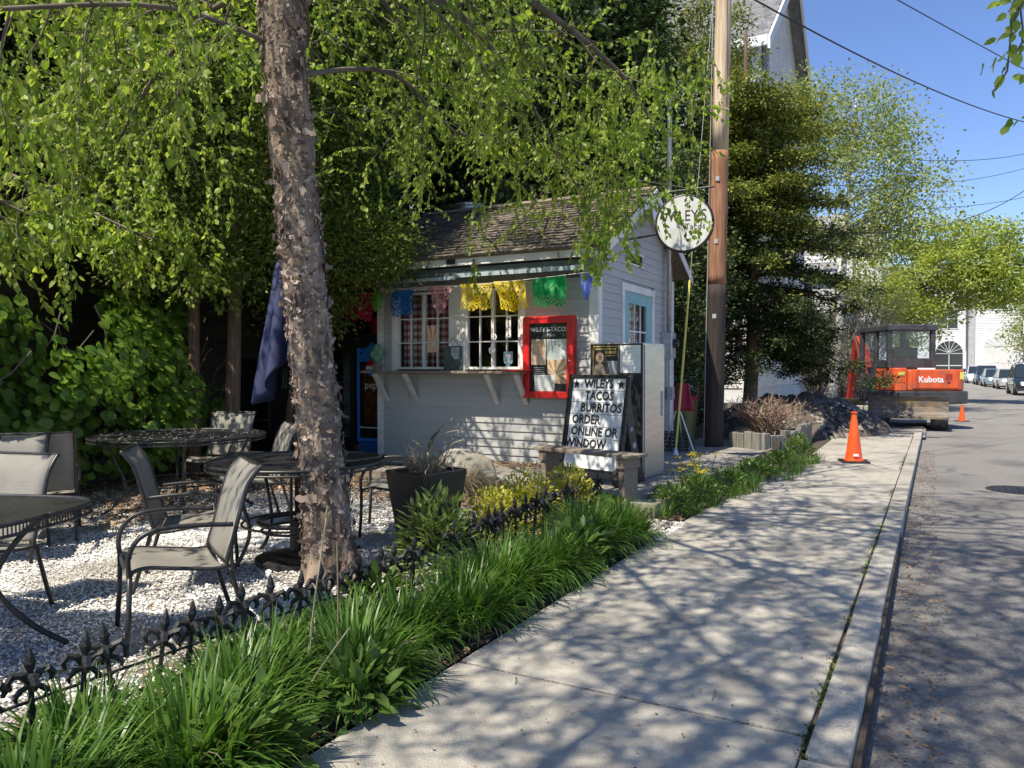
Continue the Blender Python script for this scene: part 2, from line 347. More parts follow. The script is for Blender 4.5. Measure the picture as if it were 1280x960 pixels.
for i in range(34):
    x, y = rg.uniform(-1.8, 1.6), rg.uniform(1.8, 9); z = .006 if x < -.45 else (-.112 if x > -.2 else None)
    if z is None: continue
    a = rg.uniform(0, 6.28); L = rg.uniform(.05, .2); k = rg.normal(0, .006)
    b.tube([(x, y, z), (x + L*.5*math.cos(a) + k, y + L*.5*math.sin(a), z + .006), (x + L*math.cos(a), y + L*math.sin(a) + k, z)], .0018, 4)
tag(b.build('fallen_twigs', M['oldwood']), 'thin fallen twigs lying on the sidewalk and road', 'twigs', kind='stuff')
# manhole
t = thing('manhole_cover', 'round iron manhole cover set in the asphalt road', 'manhole cover', (1.0, 11.35, -.118))
b = MB(); b.lathe([(.36,0),(.36,.006),(.33,.006),(.33,.003),(0.001,.003)], 32); b.build('frame', M['iron'], t)
b = MB()
for i in range(-4, 5):
    for j in range(-4, 5):
        if i*i + j*j < 18: b.box(i*.07-.022, i*.07+.022, j*.07-.022, j*.07+.022, .003, .008)
b.build('tread', M['iron'], t)['kind'] = 'stuff'
# ------------------------------------------------------------------ deck
deck = thing('wooden_deck', 'weathered grey plank deck wrapping the taco hut, its edge meeting the sidewalk weeds', 'deck')
ub = MB(); ub.box(0, 1, 0, .132, .085, .118); um = ub.mesh('deck_board', M['deck'])
y = 6.93; k = 0
while y < 13.9:
    if y < 7.62: xl = -2.33 - (y + .07 - 6.86)/.39
    elif y < 9.0: xl = -6.9
    else: xl = -3.66
    xr = -2.27 + .012*(y - 7) + (.0 if y < 12.4 else 0)
    segs = [(xl, xr)]
    if xr - xl > 2.5: q = xl + (xr - xl)*rg.uniform(.35, .65); segs = [(xl, q - .003), (q + .003, xr)]
    for a, c in segs: link('board', um, deck, (a, y, rg.uniform(-.0015, .0015)), scale=(c - a, 1, 1))
    y += .14
b = MB(); b.bar((-2.235, 6.83, .06), (-2.15, 13.9, .06), .05, .15); b.bar((-4.2, 7.56, .05), (-2.24, 6.80, .05), .04, .13); b.bar((-6.9, 7.60, .05), (-4.22, 7.60, .05), .04, .13)
b.build('rim_joist', M['oldwood'], deck, bevel=.004)
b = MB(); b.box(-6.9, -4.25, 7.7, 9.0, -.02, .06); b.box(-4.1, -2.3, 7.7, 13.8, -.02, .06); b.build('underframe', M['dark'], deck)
# ------------------------------------------------------------------ taco hut
FX0, FX1, FY0, FY1, FZ, WZ = -7.15, -3.68, 9.05, 12.25, .12, 2.84
hut = thing('taco_hut', 'small grey clapboard taco hut with shingled roof, white trim and serving windows', 'hut', (0,0,0))
cw = MB()   # unit clapboard, faces -Y, 0..1 long, exposure .108
cw.add([(0,0,0),(1,0,0),(1,-.021,0),(0,-.021,0),(0,0,.118),(1,0,.118),(1,-.004,.118),(0,-.004,.118)], [(0,1,2,3),(4,7,6,5),(3,2,6,7),(0,4,5,1),(0,3,7,4),(1,5,6,2)])
clapm = cw.mesh('clapboard', M['clap'])
def clap(parent, ox, oy, ang, z0, z1, ranges, ex=.108, me=clapm):
    """rows of boards; ranges(z) gives (u0,u1) spans along the wall direction"""
    z = z0; c, s = math.cos(ang), math.sin(ang)
    while z < z1:
        for u0, u1 in ranges(z + ex*.5):
            if u1 - u0 > .03: link('clapboard', me, parent, (ox + c*u0, oy + s*u0, z), (0,0,ang), (u1 - u0, 1, 1))
        z += ex
def cut(u0, u1, holes, z):
    sp = [(u0, u1)]
    for a, c, lo, hi in holes:
        if lo < z < hi:
            sp = [q for s_ in sp for q in ((s_[0], min(s_[1], a)), (max(s_[0], c), s_[1])) if q[1] > q[0]]
    return sp
WL = (-6.84, -5.86); WR = (-5.66, -4.76); WZ0, WZ1 = 1.36, 2.50
front_holes = [(WL[0]-FX0, WR[1]-FX0, WZ0-.03, WZ1+.03)]
clap(hut, FX0, FY0, 0, FZ, WZ, lambda z: cut(0, FX1-FX0-.1, front_holes, z))
RY = (FY0 + FY1)/2; RZ = 3.93; sl = (RZ - 2.895)/(RY - FY0 + .36); WG = RZ - sl*(RY - FY0) - .03
door = (9.86, 11.24, .14, 2.56)      # casing outer
def side(z):
    lo, hi = 0, FY1-FY0
    if z > WG: d = (z - WG)/sl; lo += d; hi -= d
    return cut(lo + .09*(z < WZ), hi - .06, [(door[0]-FY0, door[1]-FY0, door[2], door[3]), (1.1, 1.66, 2.84, 3.02)], z) if hi > lo + .1 else []
clap(hut, FX1, FY0, R(90), FZ, RZ - .1, side)
# inner shell with real openings and a dark room
b = MB()
b.box(FX0, FX1-.012, FY0+.012, FY0+.09, FZ, WZ0-.03); b.box(FX0, FX1-.012, FY0+.012, FY0+.09, WZ1+.03, WZ); b.box(FX0, WL[0], FY0+.012, FY0+.09, WZ0-.03, WZ1+.03)
b.box(WL[1], WR[0], FY0+.012, FY0+.09, WZ0-.03, WZ1+.03); b.box(WR[1], FX1-.012, FY0+.012, FY0+.09, WZ0-.03, WZ1+.03)
b.box(FX1-.09, FX1-.012, FY0+.09, door[0], FZ, WZ); b.box(FX1-.09, FX1-.012, door[1], FY1, FZ, WZ); b.box(FX1-.09, FX1-.012, door[0], door[1], door[3], WZ)
b.prism([(FY0+.1, WZ), (FY1-.1, WZ), (FY1-.1, WG-.06), (RY, RZ-.14), (FY0+.1, WG-.06)], FX1-.09, FX1-.012, 'x')
b.box(FX0, FX1-.09, FY1-.08, FY1, FZ, WZ); b.box(FX0-.02, FX0+.06, FY0+.1, FY1-.1, FZ, WZ); b.prism([(FY0+.1, WZ), (FY1-.1, WZ), (FY1-.1, WG-.06), (RY, RZ-.14), (FY0+.1, WG-.06)], FX0, FX0+.07, 'x')
b.build('wall_core', M['clap'], hut)
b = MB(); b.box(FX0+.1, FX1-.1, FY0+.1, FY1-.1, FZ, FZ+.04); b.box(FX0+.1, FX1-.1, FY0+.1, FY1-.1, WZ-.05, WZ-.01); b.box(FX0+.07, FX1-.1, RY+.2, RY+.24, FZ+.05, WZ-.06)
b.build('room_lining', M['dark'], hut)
# trim
b = MB(); b.box(FX1-.11, FX1+.018, FY0-.02, FY0+.0, FZ, WZ-.04); b.box(FX1+.0, FX1+.02, FY0+.001, FY0+.10, FZ, WZ-.04); b.build('corner_board', M['trim'], hut, bevel=.003)
b = MB(); b.box(FX1, FX1+.02, FY1-.10, FY1+.02, FZ, WZ-.04); b.build('corner_board', M['trim'], hut, bevel=.003)
b = MB(); b.box(FX0-.02, FX0+.09, FY0-.02, FY0, FZ, WZ-.04); b.build('corner_board', M['trim'], hut, bevel=.003)
b = MB(); b.box(FX0-.25, FX1+.22, FY0-.36, FY0-.335, 2.765, 2.885); b.build('fascia', M['trim'], hut, bevel=.003)
b = MB(); b.box(FX0-.2, FX1+.02, FY0-.334, FY0-.03, 2.775, 2.79); b.build('soffit', M['trim'], hut)
EX1 = FX1 + .22
for sgn in (-1, 1):
    ye = RY + sgn*(RY - FY0 + .36); b = MB()
    zE = 2.80; b.add([(EX1-.001, ye, zE), (EX1-.001, RY, RZ+.02), (EX1-.001, RY, RZ-.13), (EX1-.001, ye, zE-.03), (EX1+.022, ye, zE+.08), (EX1+.022, RY, RZ+.02), (EX1+.022, RY, RZ-.13), (EX1+.022, ye, zE-.05)],
        [(0,1,2,3),(7,6,5,4),(0,4,5,1),(3,2,6,7),(0,3,7,4),(1,5,6,2)])
    b.build('rake_board', M['trim'], hut)
b = MB(); b.add([(EX1+.024, RY-.30, RZ-.16), (EX1+.024, RY, RZ+.02), (EX1+.024, RY+.30, RZ-.16), (EX1+.024, RY+.1, RZ-.5), (EX1+.024, RY-.1, RZ-.5)], [(0,1,2,3,4)]); b.build('peak_board', M['trim'], hut, thick=.02)
# roof: sheathing + courses of wooden shingles
b = MB()
for sgn in (-1, 1):
    ye = RY + sgn*(RY - FY0 + .38); zE = RZ - sl*(RY - FY0 + .38)
    b.add([(FX0-.25, ye, zE), (EX1, ye, zE), (EX1, RY, RZ), (FX0-.25, RY, RZ), (FX0-.25, ye, zE-.03), (EX1, ye, zE-.03), (EX1, RY, RZ-.03), (FX0-.25, RY, RZ-.03)], [(0,1,2,3),(4,7,6,5),(0,4,5,1),(3,2,6,7),(0,3,7,4),(1,5,6,2)])
b.build('roof_sheathing', M['oldwood'], hut)
b = MB(); sn = Vector((0, -sl, 1)).normalized()
for sgn in (-1, 1):
    up = Vector((0, -sgn*1, sl)).normalized(); nrm = Vector((0, sgn*sl, 1)).normalized(); S0 = Vector((0, RY + sgn*(RY-FY0+.41), RZ - sl*(RY-FY0+.41)))
    Ls = (Vector((0, RY, RZ)) - S0).length; c = 0
    while c*.118 < Ls:
        x = FX0 - .27
        while x < EX1 + .01:
            wd = rg.uniform(.07, .15); a = S0 + up*(c*.118 + rg.uniform(-.012, .006)); th = rg.uniform(.011, .022); ln = min(.24, Ls - c*.118 + .02)
            x1 = min(x + wd, EX1 + .015); lo = .004
            P = [Vector((x, 0, 0)) + a + nrm*lo, Vector((x1, 0, 0)) + a + nrm*lo, Vector((x1, 0, 0)) + a + nrm*(lo+th+.014), Vector((x, 0, 0)) + a + nrm*(lo+th+.014)]
            Q = [Vector((x, 0, 0)) + a + up*ln + nrm*lo*.5, Vector((x1, 0, 0)) + a + up*ln + nrm*lo*.5, Vector((x1, 0, 0)) + a + up*ln + nrm*.008, Vector((x, 0, 0)) + a + up*ln + nrm*.008]
            b.add(P + Q, [(0,1,2,3),(3,2,6,7),(0,3,7,4),(1,5,6,2)]); x += wd + rg.uniform(.002, .007)
        c += 1
o = b.build('shingles', M['shingle'], hut); o['kind'] = 'stuff'
b = MB(); b.bar((FX0-.27, RY-.05, RZ+.025), (EX1+.02, RY-.05, RZ+.025), .14, .02, (0,-.5,1)); b.bar((FX0-.27, RY+.06, RZ+.022), (EX1+.02, RY+.06, RZ+.022), .14, .02, (0,.5,1)); b.build('ridge_cap', M['oldwood'], hut)
b = MB(); b.lathe([(.24,0),(.24,.62),(.27,.63),(.27,.67),(.0,.7)], 20, (-7.05, RY+.75, 3.55)); b.build('roof_vent', M['galv'], hut, smooth=False)
# gable vent opening
b = MB(); b.box(FX1-.01, FX1+.012, FY0+1.12, FY0+1.64, 2.86, 3.0); b.build('gable_vent', M['dark'], hut)
b = MB(); b.box(FX1+.006, FX1+.026, FY0+1.08, FY0+1.68, 3.0, 3.03); b.box(FX1+.006, FX1+.026, FY0+1.08, FY0+1.68, 2.835, 2.862); b.build('vent_frame', M['trim'], hut)
# windows: each a part; sash muntins and panes below it
def window(x0, x1, z0, z1, y, cols, rows, parent, panename='pane'):
    fr = MB(); fw = .035
    fr.box(x0, x1, y-.035, y+.03, z0, z0+fw); fr.box(x0, x1, y-.035, y+.03, z1-fw, z1); fr.box(x0, x0+fw, y-.035, y+.03, z0+fw, z1-fw); fr.box(x1-fw, x1, y-.035, y+.03, z0+fw, z1-fw)
    xm = (x0+x1)/2; fr.box(xm-.022, xm+.022, y-.03, y+.03, z0+fw, z1-fw)
    w = fr.build('window', M['trim'], parent, bevel=.002)
    for a, c in ((x0+fw, xm-.022), (xm+.022, x1-fw)):
        for i in range(cols):
            for j in range(rows):
                pw = (c-a)/cols; ph = (z1-z0-2*fw)/rows
                pb = MB(); pb.box(a+i*pw+.004, a+(i+1)*pw-.004, y+.004, y+.008, z0+fw+j*ph+.004, z0+fw+(j+1)*ph-.004); pb.build('pane', M['glassclear'], w)
        mb = MB()
        for i in range(1, cols): mb.box(a+i*(c-a)/cols-.008, a+i*(c-a)/cols+.008, y-.015, y+.02, z0+fw, z1-fw)
        mb.build('muntin', M['trim'], w)
        for j in range(1, rows):
            q = MB(); z = z0+fw+j*(z1-z0-2*fw)/rows; q.box(a, c, y-.013, y+.018, z-.008, z+.008); q.build('muntin', M['trim'], w)
    return w
gm = mat('clear_glass', (.9,.9,.9), None, .02); gN = gm.node_tree.nodes; gL = gm.node_tree.links
_t = gN.new('ShaderNodeBsdfTransparent'); _t.inputs[0].default_value = (.95,.97,.97,1); _g = gN.new('ShaderNodeBsdfGlossy'); _g.inputs['Roughness'].default_value = .03
_f = gN.new('ShaderNodeLayerWeight'); _p = gN.new('ShaderNodeMath'); _p.operation = 'POWER'; _p.inputs[1].default_value = 4; gL.new(_f.outputs['Facing'], _p.inputs[0])
_q = gN.new('ShaderNodeMath'); _q.operation = 'MULTIPLY_ADD'; _q.inputs[1].default_value = .6; _q.inputs[2].default_value = .035; gL.new(_p.outputs[0], _q.inputs[0])
_m = gN.new('ShaderNodeMixShader'); gL.new(_q.outputs[0], _m.inputs[0]); gL.new(_t.outputs[0], _m.inputs[1]); gL.new(_g.outputs[0], _m.inputs[2]); gL.new(_m.outputs[0], gN['Material Output'].inputs[0])
M['glassclear'] = gm
window(WL[0]+.02, WL[1]-.02, WZ0+.02, WZ1-.02, FY0+.02, 2, 3, hut)
window(WR[0]+.02, WR[1]-.02, WZ0+.02, WZ1-.02, FY0+.02, 2, 3, hut)
b = MB()
for x0, x1 in ((WL[0]-.06, WL[0]+.018), (WL[1]-.018, WR[0]+.018), (WR[1]-.018, WR[1]+.06)): b = MB(); b.box(x0, x1, FY0-.028, FY0+.01, WZ0-.03, WZ1+.03); b.build('window_casing', M['trim'], hut, bevel=.003)
b = MB(); b.box(WL[0]-.08, WR[1]+.08, FY0-.034, FY0+.01, WZ1+.031, WZ1+.09); b.build('head_casing', M['trim'], hut, bevel=.003)
# checked curtains behind the left window
cm = bpy.data.materials.new('checked_cloth'); cm.use_nodes = True; N_ = cm.node_tree.nodes; L_ = cm.node_tree.links; tc = N_.new('ShaderNodeTexCoord'); sx = N_.new('ShaderNodeSeparateXYZ'); L_.new(tc.outputs['Object'], sx.inputs[0])
def stripe(ax):
    q = N_.new('ShaderNodeMath'); q.operation = 'MULTIPLY'; q.inputs[1].default_value = 62; L_.new(sx.outputs[ax], q.inputs[0]); s_ = N_.new('ShaderNodeMath'); s_.operation = 'SINE'; L_.new(q.outputs[0], s_.inputs[0])
    g_ = N_.new('ShaderNodeMath'); g_.operation = 'GREATER_THAN'; g_.inputs[1].default_value = 0; L_.new(s_.outputs[0], g_.inputs[0]); return g_
ad = N_.new('ShaderNodeMath'); L_.new(stripe('X').outputs[0], ad.inputs[0]); L_.new(stripe('Z').outputs[0], ad.inputs[1]); hf = N_.new('ShaderNodeMath'); hf.operation = 'MULTIPLY'; hf.inputs[1].default_value = .5; L_.new(ad.outputs[0], hf.inputs[0])
rp = N_.new('ShaderNodeValToRGB'); rp.color_ramp.interpolation = 'CONSTANT'; rp.color_ramp.elements[0].color = (.75,.7,.68,1); rp.color_ramp.elements[1].position = .75; rp.color_ramp.elements[1].color = (.30,.03,.04,1); k_ = rp.color_ramp.elements.new(.3); k_.color = (.45,.22,.22,1)
L_.new(hf.outputs[0], rp.inputs[0]); L_.new(rp.outputs[0], N_['Principled BSDF'].inputs['Base Color']); M['check'] = cm
def curtain(x0, x1, z0, z1, y, ax='x'):
    b = MB(); b.grid(lambda u, v: ((x0+(x1-x0)*u, y + .015*math.sin(u*40), z0+(z1-z0)*v) if ax == 'x' else (y + .015*math.sin(u*40), x0+(x1-x0)*u, z0+(z1-z0)*v)), 40, 1); return b.build('curtain', M['check'], hut, smooth=True, thick=.002)
curtain(WL[0]+.03, (WL[0]+WL[1])/2-.03, WZ0+.03, WZ1-.05, FY0+.16); curtain((WL[0]+WL[1])/2, WL[1]-.03, WZ0+.03, WZ1-.05, FY0+.16)
# awning hatch folded up below the eave, and the serving shelf
b = MB(); b.add([(-6.98, FY0-.30, 2.60), (-3.72, FY0-.30, 2.60), (-3.72, FY0-.32, 2.74), (-6.98, FY0-.32, 2.74), (-6.98, FY0-.05, 2.555), (-3.72, FY0-.05, 2.555), (-3.72, FY0-.05, 2.76), (-6.98, FY0-.05, 2.76)], [(0,1,2,3),(4,7,6,5),(0,4,5,1),(3,2,6,7),(0,3,7,4),(1,5,6,2)])
b.build('awning_hatch', M['green_dark'], hut)
b = MB(); b.box(-5.6, -3.73, FY0-.335, FY0-.321, 2.61, 2.665); b.box(-7.0, -5.6, FY0-.335, FY0-.321, 2.585, 2.63); b.build('hatch_edge', M['bluegrey'], hut)
b = MB()
for x in (-6.0, -5.28, -4.05): b.tube([(x, FY0-.362, 2.83), (x, FY0-.40, 2.81), (x, FY0-.40, 2.78), (x, FY0-.37, 2.78)], .005, 5)
b.box(-5.72, -5.58, FY0-.37, FY0-.361, 2.79, 2.86); b.build('eave_hooks', M['black'], hut)
b = MB(); b.box(-7.22, -4.62, FY0-.36, FY0-.002, 1.325, 1.36); sh = b.build('serving_shelf', M['oldwood'], hut, bevel=.004)
b = MB(); b.box(-4.86, -4.55, FY0-.375, FY0-.002, 1.3605, 1.374); b.build('shelf_end_cap', M['red'], hut)
for x in (-6.98, -6.45, -5.12, -4.68):
    b = MB(); b.bar((x, FY0-.33, 1.32), (x, FY0-.02, .92), .045, .065, (1,0,0)); b.build('shelf_bracket', M['paint_worn'], hut, bevel=.003)
# side door
t_ = FX1
b = MB(); b.box(t_-.01, t_+.03, door[0], door[0]+.1, door[2], door[3]-.1); b.box(t_-.01, t_+.03, door[1]-.1, door[1], door[2], door[3]-.1); b.box(t_-.01, t_+.034, door[0]-.02, door[1]+.02, door[3]-.1, door[3]+.0); b.build('door_casing', M['trim'], hut, bevel=.003)
y0, y1, z0, z1 = door[0]+.1, door[1]-.1, .16, door[3]-.1
b = MB(); g0, g1, h0, h1 = y0+.22, y1-.22, 1.15, z1-.16
b.box(t_-.03, t_+.008, y0, g0, z0, z1); b.box(t_-.03, t_+.008, g1, y1, z0, z1); b.box(t_-.03, t_+.008, g0, g1, z0, h0); b.box(t_-.03, t_+.008, g0, g1, h1, z1); b.box(t_+.008, t_+.014, g0, g1, .4, 1.0)
dr = b.build('door', M['teal'], hut, bevel=.003)
for i in range(3):
    for j in range(3):
        b = MB(); b.box(t_-.012, t_-.008, g0+(g1-g0)*i/3+.003, g0+(g1-g0)*(i+1)/3-.003, h0+(h1-h0)*j/3+.003, h0+(h1-h0)*(j+1)/3-.003); b.build('pane', M['glassclear'], dr)
b = MB()
for i in range(1, 3): b.box(t_-.014, t_+.004, g0+(g1-g0)*i/3-.01, g0+(g1-g0)*i/3+.01, h0, h1)
for i in range(1, 3): b.box(t_-.013, t_+.003, g0, g1, h0+(h1-h0)*i/3-.01, h0+(h1-h0)*i/3+.01)
b.build('muntins', M['trim'], dr)
b = MB(); b.lathe([(.0,0),(.03,.01),(.03,.05),(0,.06)], 12, (0,0,0), Matrix.Translation((t_+.02, y0+.07, 1.1)) @ Matrix.Rotation(R(90), 4, 'Y')); b.build('knob', M['galv'], dr, smooth=True)
curtain(y0+.1, y1-.1, 1.1, z1-.1, t_-.12, 'y')
# hut hardware: service mast, meter, conduit
t = thing('service_mast', 'galvanised electric service mast rising above the hut roof beside the round sign', 'service mast', (-3.58, 11.72, 0))
b = MB(); b.tube([(0,0,1.95),(0,0,5.45),(0,-.06,5.55),(0,-.14,5.5)], .034, 10); b.build('pipe', M['galv'], t, smooth=True)
b = MB(); b.box(-.09, .09, -.12, .1, 1.55, 1.95); b.build('meter_box', M['galv'], t, bevel=.01)
b = MB(); b.lathe([(.075,0),(.075,.06),(.06,.08),(0,.085)], 16, (0,0,0), Matrix.Translation((.09, -.01, 1.78)) @ Matrix.Rotation(R(90), 4, 'Y')); b.build('meter_dial', M['glass'], t, smooth=True)
b = MB(); b.tube([(-.02,.14,.15),(-.02,.14,1.7)], .022, 8); b.build('conduit', M['galv'], t); b = MB(); b.box(-.05,.04,.1,.22,.9,1.1); b.build('switch_box', M['galv'], t, bevel=.006)
# ------------------------------------------------------------------ things on the hut
def slack(p, q, s, n=10):
    p = Vector(p); q = Vector(q); return [p.lerp(q, i/n) - Vector((0,0,4*s*(i/n)*(1-i/n))) for i in range(n+1)]
# red menu case
t = thing('menu_case', 'red framed glass menu case hung on the white clapboards right of the window', 'menu case', (-4.32, FY0-.016, 1.01))
W2, H = .345, 1.05
b = MB(); b.box(-W2, W2, -.075, -.002, 0, H); b.build('backing', M['ink'], t)
b = MB(); b.box(-W2-.015, -W2+.075, -.125, -.076, 0, H); b.box(W2-.075, W2+.015, -.125, -.076, 0, H); b.box(-W2+.075, W2-.075, -.123, -.076, 0, .085); b.box(-W2+.075, W2-.075, -.123, -.076, H-.085, H)
b.box(-W2-.012, -W2-.0, -.076, 0, .0, H); b.box(W2, W2+.012, -.076, 0, 0, H); b.box(-W2, W2, -.076, 0, H+.0, H+.012); b.build('frame', M['red'], t, bevel=.006)
b = MB(); b.lathe([(0,0),(.012,.0),(.012,.02),(0,.022)], 10, (0,0,0), Matrix.Translation((W2-.03, -.125, .48)) @ Matrix.Rotation(R(90), 4, 'X')); b.build('lock', M['galv'], t)
text_mesh('lettering', "WILEY'S-TACOS", .082, M['white_ink'], t, (0, -.078, .885), (R(90),0,0), .001, .92, bold=.0015)
text_mesh('lettering', "Place", .058, M['white_ink'], t, (.03, -.078, .815), (R(90),0,0), .001)
def sun_poster(name, parent, x0, x1, z0, z1, y, n=13, cx=.4, cz=.35):
    b = MB(); b.box(x0, x1, y, y+.002, z0, z1); p = b.build(name, M['peach'], parent)
    b = MB(); X = x0+(x1-x0)*cx; Z = z0+(z1-z0)*cz; L = max(x1-x0, z1-z0)
    for k in range(n):
        a = 2*math.pi*k/n; a2 = a + math.pi/n*.9
        def clampp(an):
            dx, dz = math.cos(an), math.sin(an); s = 9
            if dx > 1e-6: s = min(s, (x1-.006-X)/dx)
            if dx < -1e-6: s = min(s, (x0+.006-X)/dx)
            if dz > 1e-6: s = min(s, (z1-.006-Z)/dz)
            if dz < -1e-6: s = min(s, (z0+.006-Z)/dz)
            return (X + dx*s, y-.001, Z + dz*s)
        b.add([(X + .015*math.cos(a), y-.001, Z + .015*math.sin(a)), clampp(a), clampp(a2)], [(0,1,2)])
    b.build('rays', M['orange_ink'], p); return p
M['peach'] = mat('peach_paper', (.80,.62,.46), None, .7); M['orange_ink'] = mat('orange_ink', (.62,.27,.10), None, .7); M['grey_ink'] = mat('grey_ink', (.35,.35,.36), None, .7)
def sheet_lines(parent, x0, x1, z0, z1, y, m='paper', lines=9, ink='grey_ink', seed=1, head=False):
    r = random.Random(seed); b = MB(); b.box(x0, x1, y, y+.0015, z0, z1); p = b.build('sheet', M[m], parent); b = MB()
    for k in range(lines):
        z = z1 - (z1-z0)*(k+1)/(lines+1); a = x0 + (x1-x0)*.1; c = x0 + (x1-x0)*r.uniform(.55, .92); h = .004 if not head or k else .010; xx = a
        while xx < c: wl = r.uniform(.008, .026); b.box(xx, min(xx+wl, c), y-.0012, y-.0004, z-h*.5, z+h*.5); xx += wl + .006
    b.build('print', M[ink], p); return p
sheet_lines(t, -.255, -.045, .43, .76, -.079, 'peach', 11, 'orange_ink', 3)
b = MB()
for k in range(4): d_ = .02*k; b.box(-.155+d_, -.148+d_, -.0812, -.080, .56+d_, .745); b.box(-.155+d_, -.06, -.0812, -.080, .56+d_, .566+d_)
b.build('poster_lines', M['orange_ink'], t)
sheet_lines(t, -.03, .25, .50, .76, -.0795, 'paper', 10, 'grey_ink', 4)
sun_poster('sun_poster', t, -.02, .25, .19, .50, -.0785)
sheet_lines(t, -.24, -.02, .24, .42, -.0782, 'ink', 6, 'white_ink', 5)
sheet_lines(t, -.21, .08, .09, .30, -.081, 'paper', 8, 'grey_ink', 6)
b = MB(); b.box(-W2+.07, W2-.07, -.098, -.095, .08, H-.08); b.build('pane', M['glassclear'], t)
# posters and stickers on the windows
t = thing('sun_flyer', 'orange sunburst flyer taped inside the left serving window', 'flyer', (-6.30, FY0+.012, 1.62)); sun_poster('flyer_sheet', t, 0, .20, 0, .38, 0, 15, .5, .3)
b = MB(); b.box(0, .17, 0, .004, 0, .30); sg = b.build('white_notice', M['paper'], None, loc=(-5.0, FY0-.004, 1.80)); sg.scale = (.42,1,1); tag(sg, 'tall narrow white notice with dark letters on the right serving window', 'notice')
b = MB()
for k in range(7): b.box(.05 + .02*(k%2), .12 - .015*(k%3), -.002, -.0005, .03+k*.036, .052+k*.036)
b.build('print', M['ink'], sg)
def disc(name, lab, x, z, r_, m1, m2, body=None):
    b = MB(); b.lathe([(0,0),(r_,0),(r_,.003),(0,.003)], 20, (0,0,0), Matrix.Rotation(R(90), 4, 'X')); o = b.build(name, M[m1], None, loc=(x, FY0-.002, z)); tag(o, lab, 'sticker', 'stickers on the right serving window')
    b = MB(); b.lathe([(0,0),(r_*.7,0),(r_*.7,.001),(0,.001)], 20, (0,-.003,0), Matrix.Rotation(R(90), 4, 'X')); b.build('emblem', M[m2], o)
disc('round_sticker', 'small round pale sticker with dark centre above the square ones', -5.19, 1.82, .042, 'paper', 'oldwood')
disc('round_sticker', 'round blue and white sticker below the small pale one', -5.22, 1.64, .05, 'paper', 'bluegrey')
b = MB(); b.prism([(-.07,.1),(.07,.1),(.07,-.04),(0,-.11),(-.07,-.04)], 0, .003, 'y'); o = b.build('green_sticker', M['teal'], None, loc=(-4.97, FY0-.004, 1.52)); tag(o, 'teal green shield shaped sticker in the lower right window corner', 'sticker')
b = MB(); b.box(-.04,.04,-.001,-.0,.02,.06); b.box(-.02,.02,-.001,0,-.05,.01); b.build('emblem', M['paper'], o)
# hanging chalkboard between the windows
t = thing('slate_sign', 'small dark slate sign with white scribble standing between the two windows', 'sign', (-5.82, FY0-.05, 1.362))
b = MB(); b.box(-.15, .15, -.012, .012, 0, .34); b.build('board', M['green_dark'], t, bevel=.004)
b = MB(); b.tube([(-.11,0,.34),(0,-.002,.46),(.11,0,.34)], .004, 5); b.build('hanger', M['black'], t)
b = MB(); b.prism([(-.02,.32),(.11,.32),(.11,.16),(.03,.16),(-.02,.22)], -.0145, -.0125, 'y'); b.build('white_card', M['bluegrey'], t)
b = MB(); b.tube([(.055+.022*math.cos(a), -.016, .275+.022*math.sin(a)) for a in [k*.5+.6 for k in range(11)]], .003, 4); b.build('round_scribble', M['ink'], t)

b = MB(); b.lathe([(.0,0),(.05,0),(.07,.1),(.0,.1)], 12); t = b.build('green_cactus', M['oldwood'], None, loc=(-7.05, FY0-.18, 1.362)); tag(t, 'potted green cactus on the left end of the serving shelf', 'plant pot')
M['cactus'] = mat('cactus', (.10,.24,.13), (.16,.33,.20), .7, 9)
b = MB()
for dx, dz, r_ in ((0,.1,.06),(-.06,.16,.045),(.06,.18,.045),(0,.22,.05)): b.lathe([(.0,0),(r_,.03),(r_*1.15,.09),(r_*.7,.15),(0,.17)], 10, (dx,0,dz))
b.build('stem', M['cactus'], t, smooth=True)
# papel picado bunting: pierced tissue flags
def tissue(name, c, tr=.55):
    m = bpy.data.materials.new(name); m.use_nodes = True; N = m.node_tree.nodes; Lk = m.node_tree.links; b = N['Principled BSDF']; b.inputs['Base Color'].default_value = (*c,1); b.inputs['Roughness'].default_value = .5
    t = N.new('ShaderNodeBsdfTranslucent'); t.inputs[0].default_value = (*c,1); mx = N.new('ShaderNodeMixShader'); mx.inputs[0].default_value = tr
    Lk.new(b.outputs[0], mx.inputs[1]); Lk.new(t.outputs[0], mx.inputs[2]); Lk.new(mx.outputs[0], N['Material Output'].inputs[0]); return m
flag_specs = [('red', (.62,.02,.07), -7.18, .52, .38, 'red pierced tissue flag at the far left end of the bunting', 0), ('lime', (.16,.55,.06), -6.86, .34, .28, 'lime green tissue flag over the left edge of the window', 1),
 ('blue', (.02,.20,.62), -6.42, .40, .36, 'bright blue pierced tissue flag over the left window', 0), ('pink', (.60,.28,.28), -5.78, .42, .36, 'faded pink tissue flag between the two windows', 1),
 ('yellow', (.80,.62,.04), -5.22, .46, .34, 'pierced yellow tissue flag over the right window', 0), ('yellow', (.85,.66,.02), -4.74, .42, .40, 'crumpled bright yellow tissue flag at the right window edge', 2),
 ('green', (.01,.42,.10), -4.16, .46, .36, 'deep green tissue flag above the red menu case', 0), ('blue', (.07,.14,.60), -3.66, .20, .34, 'dark blue tissue flag at the hut corner', 1)]
yb = FY0 - .42
line = slack((-7.5, yb, 2.46), (-3.60, yb, 2.56), .03, 24)
b = MB(); b.tube(line, .003, 4); tag(b.build('bunting_string', M['paper'], None), 'thin white string carrying the tissue flags under the hut eave', 'string')
